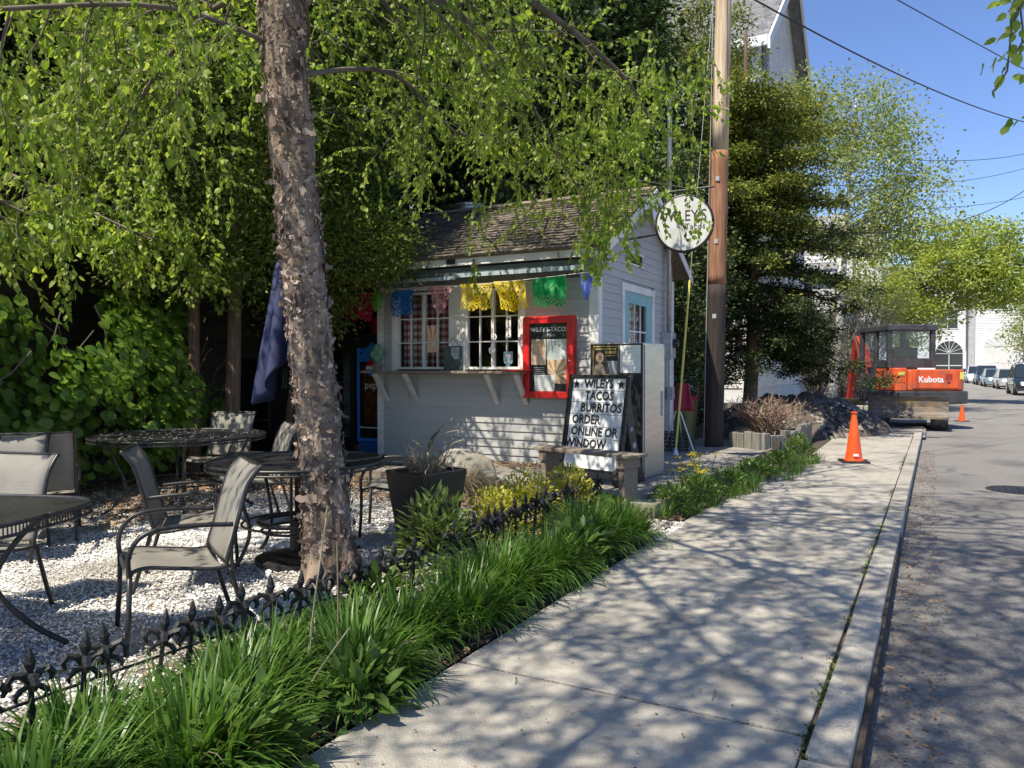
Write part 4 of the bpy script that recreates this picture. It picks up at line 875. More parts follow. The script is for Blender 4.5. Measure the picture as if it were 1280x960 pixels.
b = MB(); b.prism(ring(.35), -.03, .03, 'y'); b.build('disc', M['sign_white'] if 'sign_white' in M else M.setdefault('sign_white', mat('sign_white', (.55,.56,.56), (.66,.66,.65), .45, 4, c3=(.42,.43,.40), c3scale=3)), t)
b = MB(); b.tube([(x, 0, z) for x, z in ring(.36) + [ring(.36)[0]]], .026, 6); b.build('rim', M['black'], t, smooth=True)
text_mesh('lettering', "WILEY'S", .20, M['ink'], t, (.0, -.032, .09), (R(90),0,0), .002, .82)
text_mesh('lettering', "Tacos", .11, M['ink'], t, (.14, -.032, -.05), (R(90),0,0), .001, 1, bold=0)
b = MB(); b.tube([(-.1,0,.36),(-.1,0,.44)], .006, 5); b.tube([(.1,0,.36),(.1,0,.44)], .006, 5); b.tube([(-.78,.2,.44),(.38,-.05,.44)], .014, 6); b.tube([(-.78,.25,-.12),(-.35,0,-.12)], .014, 6); b.tube([(-.78,.2,.7),(.1,0,.44)], .005, 5); b.build('bracket', M['black'], t)
def cable(name, lab, p, q, sag, r_=.011):
    b = MB(); b.tube(slack(p, q, sag, 24), r_, 5); tag(b.build(name, M['ink'], None), lab, 'cable')
cable('overhead_cable', 'thick overhead cable falling from the pole top across the sky to the right', (-2.9,12.6,7.55), (3.2,32,9.75), .3, .016)
cable('overhead_cable', 'upper thin overhead cable in the top right corner of the sky', (-2.99,7.5,6.9), (5.5,27.9,8.0), .1, .009)
cable('overhead_cable', 'second thin overhead cable just above the top right one', (-2.6,7.2,6.25), (5.8,28.5,10.6), .1, .007)
cable('overhead_cable', 'overhead cable leaving the light green tree towards the far poles, topmost of the group', (-4.5,24,8.3), (7.5,62,16.2), .9, .016)
cable('overhead_cable', 'overhead cable second from the top of the group behind the green tree', (-4.5,25,7.2), (8.4,66,16.5), .9, .014)
cable('overhead_cable', 'overhead cable lowest of the three leaving the tree', (-4.5,25,6.6), (8.2,64,13.9), .8, .014)
cable('overhead_cable', 'cable rising to the right in front of the maple crown', (-2.3,24,5.3), (5.2,48,11.4), .9, .018)
cable('overhead_cable', 'thin cable over the maple near the far utility pole', (1.0,40,7.2), (8.8,72,12.6), .6, .016)
# ------------------------------------------------------------------ cones, crate, pots by the pole, planter box
M['orange'] = mat('orange_plastic', (.80,.085,.012), (.88,.11,.02), .4, 4)
t = thing('traffic_cone', 'tall orange traffic cone at the far end of the sidewalk', 'traffic cone', (-.97,12.43,0), .3, 'orange traffic cones')
b = MB(); b.box(-.19,.19,-.19,.19,0,.03); b.build('base', M['blackplastic'], t, bevel=.008)
b = MB(); b.lathe([(.145,.03),(.145,.045),(.12,.055),(.035,.70),(.035,.735),(.022,.735),(.022,.6)], 24); b.build('cone', M['orange'], t, smooth=False)
b = MB(); b.lathe([(.022,.73),(.05,.735),(.05,.745),(.022,.75)], 16); b.build('tip_ring', M['orange'], t)
b = MB(); b.box(-.035,.035,-.139,-.130,.10,.135); b.build('white_mark', M['white_ink'], t)
c2_ = copy_thing(t, (.84,25.4,-.12), 1.0, 'smaller looking orange cone beyond the excavator at its right', 'orange traffic cones'); c2_.scale = (.78,.78,.62)
t = thing('milk_crate', 'black plastic crate in the shade left of the pole foot', 'crate', (-3.45,11.65,.12), .3)
b = MB()
for k in range(5):
    z = .02 + k*.06; b.box(-.2,.2,-.2,-.185,z,z+.025); b.box(-.2,.2,.185,.2,z,z+.025); b.box(-.2,-.185,-.185,.185,z,z+.025); b.box(.185,.2,-.185,.185,z,z+.025)
for x in (-.2,-.07,.06,.18):
    for y in (-.205,.18): b.box(x,x+.02,y,y+.025,0,.3); 
b.build('crate_lattice', M['blackplastic'], t)
t = thing('folded_stand', 'folded tripod stand with silver legs leaning by the hut corner', 'stand', (-3.35,11.45,.42))
for dx, dy in ((-.22,0),(.24,.05),(.02,.22)): b = MB(); b.tube([(dx,dy,-.30),(0,0,.42)], .013, 6); b.build('leg', M['galv'], t)
M['crimson'] = mat('crimson_cloth', (.28,.02,.05), (.38,.03,.07), .85, 6)
b = MB(); b.grid(lambda u, v: (.05+.16*(u-.5)*(1+v)+.03*v, .03*math.sin(u*9+v*3), .75-.42*v), 10, 8); t2 = b.build('crimson_cloth', M['crimson'], None, thick=.02, loc=(-3.32,11.42,.42), smooth=True); tag(t2, 'crimson cloth bag hung over the folded stand', 'cloth bag')
t = thing('flower_pot', 'olive flower pot with a red rim in the shade beside the pole', 'flower pot', (-3.55,12.6,.12))
M['olive'] = mat('olive_glaze', (.12,.12,.04), (.18,.17,.07), .5, 5)
b = MB(); b.lathe([(0,0),(.13,0),(.2,.75),(0,.75)], 20); b.build('pot', M['olive'], t, smooth=False); b = MB(); b.lathe([(.20,.0),(.215,0),(.215,.07),(.2,.07)], 20, (0,0,.75)); b.build('rim', M['crimson'], t)
t = thing('timber_planter', 'low planter of upright grey timbers with a dry shrub at the far deck end', 'planter box', (0,0,0))
pth = [(-2.85,12.75),(-2.28,12.35),(-1.98,13.0),(-2.0,15.6)]
for (a, c) in zip(pth, pth[1:]):
    L = math.dist(a, c); n = int(L/.17)
    for k in range(n):
        f = (k+.5)/n; x = a[0]+(c[0]-a[0])*f; y = a[1]+(c[1]-a[1])*f; an = math.atan2(c[1]-a[1], c[0]-a[0]); b = MB()
        b.box(-.078,.078,-.045,.045,-.1,rg.uniform(.30,.40), Matrix.Translation((x,y,0)) @ Matrix.Rotation(an+rg.normal(0,.03),4,'Z')); b.build('timber', M['deckdark'] if 'deckdark' in M else M.setdefault('deckdark', objrand(mat('grey_timber', (.15,.145,.12), (.26,.25,.21), .9, 3, stretch=(12,12,1), bump=.5), .15)), t, bevel=.006)
b = MB(); b.prism([(-2.75,12.85),(-2.05,12.6),(-2.07,15.5),(-3.4,15.5)], -.05, .24); b.build('soil_fill', M['soil'], t)
# dirt pile
def mound(cx, cy, rx, ry, h, seed, n=46, z=-.06, rough=.25):
    b = MB(); from mathutils import noise
    def P(u, v):
        x, y = (u-.5)*2, (v-.5)*2; d = max(0, 1 - (x*x+y*y)); q = Vector((x*3+seed, y*3, seed)); 
        return (cx + x*rx, cy + y*ry, z - .05 + h*d**.8*(1 + rough*2*noise.noise(q)) + .10*h*noise.noise(q*4)*(d > 0) + .05*h*noise.noise(q*11)*(d > 0))
    b.grid(P, n, n); return b
o = mound(-2.7, 18.6, 2.1, 2.6, .85, 3.1, 60).build('dirt_pile', M['dirt'] if 'dirt' in M else M.setdefault('dirt', mat('dug_dirt', (.055,.043,.035), (.13,.105,.085), .95, 9, bump=1, bscale=30)), None, smooth=False); tag(o, 'pile of dark dug earth and rubble between planter and excavator', 'dirt pile', kind='stuff')
v = stones(900, -4.4, -.9, 16.2, 20.5, .06); v[0][:,2] += -.06 + .78*np.clip(1 - ((v[0][:,0]+2.7)/2.1)**2 - ((v[0][:,1]-18.6)/2.6)**2, 0, 1)**.8
M['rubble'] = mat('rubble', (.10,.085,.07), (.24,.22,.19), .9, 5, island=.4); tag(npmesh('rubble', *v, M['rubble'], kind='stuff'), 'stones and clods scattered over the dug earth pile', 'rubble')
# boulder-like clump of dead ornamental grass on the deck edge
v = blades(rg, 1200, (0,0,0), .24, .48, .007, (.5,1.9), 1.15, 5)
o = npmesh('dead_grass_clump', *v, M['dry'], None); o.location = (-4.62,7.22,0); tag(o, 'mound of pale dead ornamental grass beside the deck step', 'dead grass')

M['boulder'] = mat('boulder_stone', (.20,.185,.155), (.36,.34,.29), .9, 5, bump=.8, bscale=14, c3=(.15,.15,.11), c3scale=3)
from mathutils import noise as _n
b = MB()
def BP(u, v):
    a = 2*math.pi*u; ph = math.pi*.5*v; c = Vector((math.cos(a)*math.cos(ph), math.sin(a)*math.cos(ph), math.sin(ph))); k = 1 + .16*_n.noise(c*1.8 + Vector((3,1,2))) + .05*_n.noise(c*6)
    return (c.x*.44*k, c.y*.34*k, c.z*.50*k - .03)
b.grid(BP, 40, 18); o = b.build('boulder', M['boulder'], None, smooth=True, loc=(-4.78,7.62,0)); tag(o, 'rounded tan boulder behind the black planter at the foot of the deck', 'boulder')
# ------------------------------------------------------------------ excavator
M['exor'] = mat('orange_paint', (.62,.085,.02), (.74,.12,.03), .42, 5, c3=(.42,.11,.05), c3scale=3.5); M['exred'] = mat('boom_red_paint', (.26,.022,.015), (.40,.035,.02), .5, 5, c3=(.14,.03,.02), c3scale=4)
M['exdark'] = mat('machine_grey', (.035,.036,.04), (.06,.06,.065), .5, 5); M['blade'] = mat('muddy_steel', (.09,.075,.06), (.22,.19,.155), .75, 5, stretch=(1,1,3), c3=(.27,.18,.09), c3scale=2)
M['rubber'] = mat('dusty_rubber', (.045,.04,.036), (.17,.15,.125), .9, 7)
ex = thing('mini_excavator', 'orange and black mini excavator parked across the kerb with its blade towards the sidewalk', 'excavator', (-.22,22.3,-.10))
for s in (-1, 1):
    b = MB(); x0, x1 = (-1.08, -.70) if s < 0 else (.26, .64); L = 1.05; r_ = .25
    prof = [(L*.8+ .25*math.cos(a), .26+.25*math.sin(a)) for a in [math.pi/2 - k*math.pi/8 for k in range(9)]] + [(-L*.8-.25*math.cos(a), .26+.25*math.sin(a)) for a in [-math.pi/2 + k*math.pi/8 for k in range(9)]]
    b.prism(prof, x0, x1, 'x'); tr = b.build('track', M['rubber'], ex)
    b = MB(); n = len(prof)
    per = []
    for p, q in zip(prof, prof[1:] + prof[:1]):
        d = math.dist(p, q); m_ = max(1, int(d/.11))
        for k in range(m_): per.append((p[0]+(q[0]-p[0])*(k+.5)/m_, p[1]+(q[1]-p[1])*(k+.5)/m_, math.atan2(q[1]-p[1], q[0]-p[0])))
    for y, z, a in per: b.box(x0+.02, x1-.02, -.028, .028, -.005, .03, Matrix.Translation((0,y,z)) @ Matrix.Rotation(a+math.pi, 4, 'X'))
    b.build('lugs', M['rubber'], tr)
    for yy in (-.84, -.4, 0, .4, .84):
        b = MB(); rr = .20 if abs(yy) > .8 else .10; b.lathe([(0,-.19),(rr,-.19),(rr,.19),(0,.19)], 14, (0,0,0), Matrix.Translation(((x0+x1)/2, yy, .27)) @ Matrix.Rotation(R(90), 4, 'Y')); b.build('roller', M['exdark'], tr)
b = MB(); b.box(-.75,.32,-.6,.6,.22,.5); b.build('undercarriage', M['exdark'], ex, bevel=.03)
b = MB()
pr = [(-.10,.62),(-.02,.62),(.02,.50),(.03,.36),(.0,.2),(-.06,.12),(-.12,.12),(-.03,.24),(-.01,.36),(-.03,.5)]
b.prism([(y-1.38, z+.20) for y, z in pr], -1.10, .64, 'x'); b.build('dozer_blade', M['blade'], ex)
b = MB(); b.box(-1.11,.65,-1.51,-1.41,.28,.335); b.build('cutting_edge', M['blade'], ex)
for x in (-.55,.12): b = MB(); b.bar((x,-1.36,.48),(x,-.5,.36),.12,.14); b.build('blade_arm', M['exdark'], ex)
A = R(29); HM = Matrix.Translation((-.17,0,0)) @ Matrix.Rotation(A, 4, 'Z')
up = bpy.data.objects.new('upper_body', None)   # pieces of the upper body are parts of the excavator, turned by A
def upart(b, nm, m, par=None, **k):
    b.v = [tuple(HM @ Vector(p)) for p in b.v]; return b.build(nm, M[m], par or ex, **k)
bpy.data.objects.remove(up)
def rrect(x0, x1, y0, y1, r1, r2, n=6):   # plan outline with rounded rear corners
    o = [(x1,y1),(x0,y1)]
    o += [(x0 + r1 - r1*math.cos(a), y0 + r1 - r1*math.sin(a)) for a in [k*math.pi/2/n for k in range(n+1)]]
    o += [(x1 - r2 + r2*math.sin(a), y0 + r2 - r2*math.cos(a)) for a in [k*math.pi/2/n for k in range(n+1)]]
    return o
b = MB(); b.prism(rrect(-.98,.98,-1.05,.85,.25,.35), .62, .93); upart(b, 'counterweight', 'exdark', bevel=.03)
b = MB(); b.lathe([(0,.5),(.4,.5),(.4,.62),(0,.62)], 24); upart(b, 'slew_ring', 'exdark')
b = MB(); b.prism(rrect(-.60,.90,-.98,-.15,.08,.32), .935, 1.46); hood = upart(b, 'engine_hood', 'exor', bevel=.04)
b = MB(); b.prism(rrect(-.92,-.62,-.95,.1,.15,.02), .935, 1.50); upart(b, 'side_cover', 'exor', bevel=.03)
b = MB(); b.prism(rrect(.20,.92,-.15,.8,.02,.02), .935, 1.35); upart(b, 'right_cover', 'exor', bevel=.03)
b = MB(); b.box(-.50,.62,-1.0,-.985,1.0,1.44); upart(b, 'rear_panel', 'exor', hood, bevel=.006)
b = MB(); b.box(.30,.46,-1.008,-1.0005,1.22,1.36); b.box(.34,.42,-1.008,-1.0005,1.12,1.18); upart(b, 'latch_recess', 'exred', hood)
b = MB(); b.box(-.84,-.68,-.965,-.95,1.32,1.40); upart(b, 'rear_reflector', 'yellow_plastic')
b = MB(); b.box(.66,.78,-.965,-.94,1.22,1.40); upart(b, 'rear_reflector', 'yellow_plastic')
b = MB()
for k in range(6): b.box(.893,.905,-.62,-.25,.98+k*.075,1.02+k*.075)
upart(b, 'vent_louvre', 'exdark')
b = MB(); b.box(-.45,-.40,-1.062,-1.05,.74,.82); b.box(.55,.62,-1.03,-1.02,.7,.78); upart(b, 'lashing_eye', 'dark')
tx = text_mesh('lettering', 'Kubota', .21, M['white_ink'], ex, (0,0,0), (0,0,0), .003, 1, bold=.004)
tx.matrix_basis = HM @ Matrix.Translation((-.06,-1.004,1.21)) @ Matrix.Rotation(R(90),4,'X'); 
# cab
cx0, cx1, cy0, cy1, cz0, cz1 = -.90, .18, -.62, .82, .94, 2.58
def post(x, y, z0, z1, w_=.11): b = MB(); b.box(x-w_/2, x+w_/2, y-w_/2, y+w_/2, z0, z1); upart(b, 'cab_pillar', 'exdark', bevel=.012)
for x, y in ((cx0,cy0),(cx1,cy0),(cx0,cy1),(cx1,cy1),(cx0,.05)): post(x, y, 1.5 if y == cy0 else cz0, cz1-.1)
b = MB(); b.box(cx0-.08,cx1+.08,cy0-.10,cy1+.10,cz1-.16,cz1); upart(b, 'cab_roof', 'exdark', bevel=.03)
b = MB(); b.box(cx0,cx1,cy0-.02,cy0+.03,1.5,1.74); b.box(cx0-.03,cx0+.02,.05,cy1,cz0,1.35); b.box(cx0-.03,cx0+.02,cy0+.03,.05,1.5,1.7); b.box(cx0+.02,cx1,cy0+.03,cy1,cz0-.02,cz0+.06); upart(b, 'cab_panel', 'exdark', bevel=.01)
for (a,c,d,e,f_,g_) in ((cx0+.04,cx1-.04,cy0-.004,cy0+.004,1.75,cz1-.12),(cx0-.004,cx0+.004,.09,cy1-.04,1.36,cz1-.12),(cx0-.004,cx0+.004,cy0+.04,.01,1.71,cz1-.12),(cx1-.004,cx1+.004,cy0+.04,cy1-.04,1.5,cz1-.12),(cx0+.04,cx1-.04,cy1-.004,cy1+.004,1.1,cz1-.12)):
    b = MB(); b.box(a,c,d,e,f_,g_); upart(b, 'cab_window', 'glassclear')
b = MB(); b.box(-.68,-.06,-.42,-.28,1.35,2.02); b.box(-.62,-.12,-.28,.2,1.25,1.38); b.box(-.48,-.26,-.42,-.32,1.98,2.2); upart(b, 'seat', 'exdark', bevel=.05)
b = MB(); b.tube([(-.75,.45,1.3),(-.75,.5,1.62)], .02, 6); b.tube([(0,.45,1.3),(0,.5,1.62)], .02, 6); upart(b, 'levers', 'exdark')
b = MB(); b.tube([(-.97,.1,1.2),(-1.0,.1,1.9)], .014, 6); upart(b, 'grab_handle', 'exdark')
# boom, arm, bucket
bx = -.45
def plate(pts, w_, nm, m): b = MB(); b.prism(pts, bx-w_/2, bx+w_/2, 'x'); upart(b, nm, m, bevel=.015)
plate([(.85,.62),(1.25,.62),(1.3,.95),(.95,1.05)], .34, 'swing_post', 'exred')
plate([(1.02,.85),(1.30,.85),(1.85,1.75),(2.15,2.30),(1.98,2.42),(1.62,2.05)], .2, 'boom', 'exred')
plate([(1.95,2.42),(2.18,2.35),(2.5,1.3),(2.62,.62),(2.48,.60),(2.28,1.3)], .17, 'dipper_arm', 'exred')
for p, q in (((1.28,1.0),(1.66,1.7)), ((1.75,2.25),(2.05,2.5)), ((2.28,2.2),(2.62,1.2))):
    b = MB(); b.tube([(bx+.02,p[0],p[1]),(bx+.02,(p[0]+q[0])/2,(p[1]+q[1])/2)], .055, 10); b.tube([(bx+.02,(p[0]+q[0])/2,(p[1]+q[1])/2),(bx+.02,q[0],q[1])], .028, 8); upart(b, 'hydraulic_cylinder', 'exdark', smooth=True)
b = MB(); pts = [(2.45,.62),(2.72,.62),(2.95,.42),(2.92,.15),(2.68,.0),(2.42,.08),(2.40,.12),(2.66,.10),(2.84,.22),(2.84,.40),(2.62,.5)]; b.prism(pts, bx-.3, bx+.3, 'x'); upart(b, 'bucket', 'blade')
b = MB(); b.tube(smooth_path([(bx-.12,1.1,1.0),(bx-.16,1.5,1.6),(bx-.14,1.85,2.2),(bx-.12,2.05,2.5)]), .02, 6); b.tube(smooth_path([(bx+.12,1.1,1.0),(bx+.16,1.5,1.7),(bx+.14,1.85,2.25)]), .02, 6); upart(b, 'hydraulic_hose', 'blackplastic', smooth=True)
# ------------------------------------------------------------------ parked cars
def carpaint(n, c, r=.25, met=.3): m = mat('car_paint_'+n, c, None, r, metal=met); m.node_tree.nodes['Principled BSDF'].inputs['Coat Weight'].default_value = .6; M['car_'+n] = m
for n, c in (('silver',(.42,.42,.40)),('teal',(.20,.30,.34)),('navy',(.05,.07,.11)),('white',(.72,.73,.74)),('grey',(.30,.31,.32)),('black',(.02,.025,.03))): carpaint(n, c)
M['lamp'] = mat('lamp_glass', (.75,.76,.76), None, .15); M['carglass'] = mat('car_glass', (.02,.03,.035), None, .05, spec=.8); M['plate'] = mat('plate', (.75,.75,.72), None, .5)
def car(x, y, paint, lab, suv=False, truck=False):
    t = thing('parked_car', lab, 'car', (x, y, -.12), R(1.5), 'cars parked along the right side of the street')
    H = 1.72 if (suv or truck) else 1.44; bh = .98 if (suv or truck) else .82; L = 2.35; P = M['car_'+paint]
    # body by cross sections along y; front faces -y
    sec = [(-L,.34,.62,.70),(-L+.12,.22,.66,.80),(-L+.5,.2,bh-.10,.87),(-1.0,.2,bh-.02,.90),(0,.2,bh,.91),(1.2,.2,bh,.91),(L-.4,.2,bh-.02,.88),(L-.05,.3,bh-.12,.80),(L,.4,.7,.74)]
    V = []; 
    for (yy, z0, z1, w_) in sec: V += [(-w_*.94,yy,z0),(-w_,yy,(z0+z1)*.45),(-w_*.98,yy,z1-.08),(-w_*.86,yy,z1),(0,yy,z1+.03),(w_*.86,yy,z1),(w_*.98,yy,z1-.08),(w_,yy,(z0+z1)*.45),(w_*.94,yy,z0)]
    F = [(i*9+k, i*9+k+1, (i+1)*9+k+1, (i+1)*9+k) for i in range(len(sec)-1) for k in range(8)] + [tuple(range(9))[::-1], tuple(range((len(sec)-1)*9, len(sec)*9))]
    b = MB(); b.add(V, F); b.build('body', P, t, smooth=True)
    y0, y1, y2, y3 = -1.05, -.30, (.55 if truck else 1.25), (.75 if truck else 1.95 + .1*suv); wt = .66
    rf = [(-.80,y0,bh),(.80,y0,bh),(wt,y1,H-.03),(-wt,y1,H-.03),(-.80,y3,bh),(.80,y3,bh),(wt,y2,H-.03),(-wt,y2,H-.03)]
    b = MB(); b.add([rf[i] for i in (0,1,2,3)], [(0,1,2,3)]); b.build('windscreen', M['carglass'], t)
    b = MB(); b.add([rf[i] for i in (5,4,7,6)], [(0,1,2,3)]); b.build('rear_window', M['carglass'], t)
    for s in ((0,3,7,4),(1,5,6,2)): b = MB(); b.add([rf[i] for i in s], [(0,1,2,3)]); b.build('side_window', M['carglass'], t)
    b = MB(); b.add([(-wt-.02,y1-.02,H-.04),(wt+.02,y1-.02,H-.04),(wt+.02,y2+.02,H-.04),(-wt-.02,y2+.02,H-.04),(-wt+.05,y1+.15,H+.02),(wt-.05,y1+.15,H+.02),(wt-.05,y2-.1,H+.02),(-wt+.05,y2-.1,H+.02)], [(4,5,6,7),(0,1,5,4),(1,2,6,5),(2,3,7,6),(3,0,4,7)]); b.build('roof', P, t, smooth=False)
    b = MB()
    for a, c in ((0,3),(1,2),(4,7),(5,6)): b.bar(rf[a], rf[c], .06, .05)
    b.build('pillars', P, t)
    for sx in (-1, 1):
        b = MB(); b.box(sx*.48-.17, sx*.48+.17, -L+.02, -L+.14, .60, .76); b.build('headlight', M['lamp'], t, bevel=.02)
        b = MB(); b.box(sx*.97-.08, sx*.97+.08, -.98, -.88, bh+.02, bh+.15); b.build('wing_mirror', P, t, bevel=.02)
        for yy in (-1.45, 1.4):
            b = MB(); b.lathe([(0,-.11),(.29,-.11),(.33,-.08),(.33,.08),(.29,.11),(0,.11)], 18, (0,0,0), Matrix.Translation((sx*.82, yy, .33)) @ Matrix.Rotation(R(90), 4, 'Y')); wh = b.build('wheel', M['blackplastic'], t)
            b = MB(); b.lathe([(0,-.115),(.19,-.115),(.19,.115),(0,.115)], 12, (0,0,0), Matrix.Translation((sx*.822, yy, .33)) @ Matrix.Rotation(R(90), 4, 'Y')); b.build('rim', M['galv'], wh)
    b = MB(); b.box(-.42,.42,-L-.02,-L+.1,.42,.60); b.build('grille', M['blackplastic'], t, bevel=.01)
    b = MB(); b.box(-.8,.8,-L-.03,-L+.1,.26,.40); b.build('bumper', M['exdark'] if truck else P, t, bevel=.02)
    b = MB(); b.box(-.16,.16,-L-.045,-L-.03,.40,.52); b.build('number_plate', M['plate'], t)
car(5.0,52.5,'black','dark car nearest the camera on the far kerb, cut by the right picture edge', suv=True)
car(5.15,66.5,'silver','silver sedan parked second from the right edge of the picture')
car(4.75,74,'teal','blue grey hatchback parked behind the silver sedan')
car(4.55,81.5,'navy','dark blue pickup truck in the middle of the parked row', truck=True)
car(4.15,90,'white','white car parked behind the dark pickup', suv=True)
car(3.9,98,'grey','grey car at the far left end of the parked row')
# ------------------------------------------------------------------ houses
M['hwhite'] = mat('house_white', (.60,.60,.60), (.68,.68,.67), .6, 2, c3=(.55,.54,.52), c3scale=.7); M['hgrey'] = mat('house_grey', (.34,.35,.37), (.42,.43,.45), .7, 3)
M['slate'] = mat('grey_asphalt_shingle', (.16,.16,.165), (.24,.24,.245), .9, 3, island=.2); M['cream'] = mat('church_white', (.60,.61,.62), (.68,.69,.70), .6, 1)
M['sash'] = mat('window_dark', (.03,.035,.04), None, .1)
def siding(b, x0, x1, z0, z1, ex, gable=None):
    """lapped boards on a wall facing -y at y=0; gable(z) trims the span"""
    z = z0
    while z < z1 - .01:
        a, c = (x0, x1) if gable is None else gable(z + ex)
        if c - a > .05: b.add([(a,-.03,z),(c,-.03,z),(c,-.005,z+ex),(a,-.005,z+ex),(a,0,z),(c,0,z)], [(0,1,2,3),(0,4,5,1)])
        z += ex
def hwin(par, x, z, w_, h, M4, m='hwhite', bars=2, arch=False):
    b = MB(); f = .12
    b.box(x-w_/2-f,x+w_/2+f,-.08,-.031,z-f,z); b.box(x-w_/2-f-.05,x+w_/2+f+.05,-.12,-.031,z+h,z+h+f); b.box(x-w_/2-f,x-w_/2,-.078,-.031,z,z+h); b.box(x+w_/2,x+w_/2+f,-.078,-.031,z,z+h)
    b.v = [tuple(M4 @ Vector(p)) for p in b.v]; w = b.build('window', M[m], par)
    b = MB(); b.box(x-w_/2,x+w_/2,-.045,-.032,z,z+h); b.v = [tuple(M4 @ Vector(p)) for p in b.v]; b.build('pane', M['sash'], w)
    b = MB()
    for k in range(1, bars): b.box(x-w_/2+w_*k/bars-.03,x-w_/2+w_*k/bars+.03,-.06,-.046,z,z+h)
    b.box(x-w_/2,x+w_/2,-.062,-.046,z+h/2-.03,z+h/2+.03); b.v = [tuple(M4 @ Vector(p)) for p in b.v]; b.build('muntin', M[m], w)
    return w
def xf(b, M4): b.v = [tuple(M4 @ Vector(p)) for p in b.v]; return b
# house A: tall white gabled house
HX, HY0, HY1 = -6.1, 31.0, 44.0; EZ, PZ = 14.4, 19.8; XW = -17
hA = thing('gabled_house', 'tall white clapboard house with grey shingle roof and steep gable above the trees', 'house', (0,0,0))
mS = Matrix.Translation((HX, HY0, 0)) @ Matrix.Rotation(R(90), 4, 'Z')   # wall facing +X: local x runs along +Y
W_ = HY1 - HY0
b = MB(); siding(b, 0, W_, .6, PZ, .2, lambda z: (0, W_) if z < EZ else ((z-EZ)/(PZ-EZ)*W_/2, W_ - (z-EZ)/(PZ-EZ)*W_/2)); xf(b, mS).build('siding', M['hwhite'], hA)['kind'] = 'stuff'
mF = Matrix.Translation((XW, HY0, 0)); b = MB(); siding(b, 0, HX - XW, .6, EZ, .2); xf(b, mF).build('siding', M['hwhite'], hA)['kind'] = 'stuff'
b = MB(); b.box(XW, HX-.01, HY0+.01, HY1, -.2, EZ); b.prism([(HY0+.02,EZ),(HY1-.02,EZ),((HY0+HY1)/2,PZ-.05)], XW, HX-.011, 'x'); b.build('wall', M['hwhite'], hA)
b = MB(); b.box(HX-.02, HX+.10, HY0-.10, HY0+.35, .4, EZ); b.box(HX-.35, HX-.02, HY0-.10, HY0-.035, .4, EZ); b.build('corner_board', M['cream'], hA)
b = MB(); b.box(HX-.02, HX+.10, HY1-.35, HY1+.1, .4, EZ); b.build('corner_board', M['cream'], hA)
b = MB(); b.box(HX+.031, HX+.12, HY0+2.6, HY0+3.0, 9.5, EZ+1.8); b.box(HX+.031, HX+.14, HY0, HY1, 11.0, 11.35); b.build('pilaster', M['cream'], hA)
rY = (HY0+HY1)/2; b = MB()
for s in (-1, 1):
    ye = rY + s*(W_/2+.6); ze = PZ - (PZ-EZ)/(W_/2)*(W_/2+.6); rows = 46
    for k in range(rows):
        y_a = ye + (rY-ye)*k/rows; z_a = ze + (PZ-ze)*k/rows; y_b = ye + (rY-ye)*(k+1.15)/rows; z_b = ze + (PZ-ze)*(k+1.15)/rows
        x = XW - .5 + rg.uniform(0,.3)
        while x < HX + .55: x1 = min(x + rg.uniform(.3,.42), HX+.6); b.add([(x,y_a,z_a+.10),(x1,y_a,z_a+.10),(x1,y_b,z_b+.06),(x,y_b,z_b+.06),(x,y_a,z_a+.04),(x1,y_a,z_a+.04)], [(0,1,2,3),(0,4,5,1)]); x = x1 + .012
b.build('roof_shingles', M['slate'], hA)['kind'] = 'stuff'
b = MB()
for s in (-1, 1):
    ye = rY + s*(W_/2+.6); ze = PZ - (PZ-EZ)/(W_/2)*(W_/2+.6); b.add([(XW-.5,ye,ze),(HX+.6,ye,ze),(HX+.6,rY,PZ),(XW-.5,rY,PZ),(XW-.5,ye,ze-.12),(HX+.6,ye,ze-.12),(HX+.6,rY,PZ-.12),(XW-.5,rY,PZ-.12)], [(0,1,2,3),(4,7,6,5),(0,4,5,1),(3,2,6,7),(0,3,7,4),(1,5,6,2)])
b.build('roof', M['slate'], hA)
b = MB()
for s in (-1, 1):
    ye = rY + s*(W_/2+.6); ze = PZ - (PZ-EZ)/(W_/2)*(W_/2+.6); b.add([(HX+.605,ye,ze+.05),(HX+.605,rY,PZ+.05),(HX+.605,rY,PZ-.5),(HX+.605,ye,ze-.4),(HX+.70,ye,ze+.05),(HX+.70,rY,PZ+.05),(HX+.70,rY,PZ-.5),(HX+.70,ye,ze-.4)], [(0,1,2,3),(4,7,6,5),(0,4,5,1),(3,2,6,7),(0,3,7,4),(1,5,6,2)])
b.build('rake_board', M['cream'], hA)
b = MB(); b.box(XW-.5, HX+.6, HY0-.62, HY0-.5, EZ-.75, EZ-.35); b.build('gutter_board', M['cream'], hA)
# gable louvre and windows
b = MB(); b.prism([(HY0+1.4,EZ-.9),(HY0+2.4,EZ-.9),(HY0+2.4,EZ+.7),(HY0+1.9,EZ+1.3),(HY0+1.4,EZ+.7)], HX+.03, HX+.06, 'x'); lv = b.build('louvre', M['sash'], hA)
b = MB()
for k in range(9): b.box(HX+.061, HX+.1, HY0+1.4, HY0+2.4, EZ-.85+k*.2, EZ-.78+k*.2)
b.build('slats', M['hgrey'], lv)
for x in (3.8, 6.5, 9.2):
    for z in (2.0, 5.4, 8.4): hwin(hA, x, z, 1.1, 1.9, mS)
for x in (2, 5, 8, 10.2):
    for z in (2.0, 5.4, 8.6): hwin(hA, x, z, 1.1, 1.9, mF)
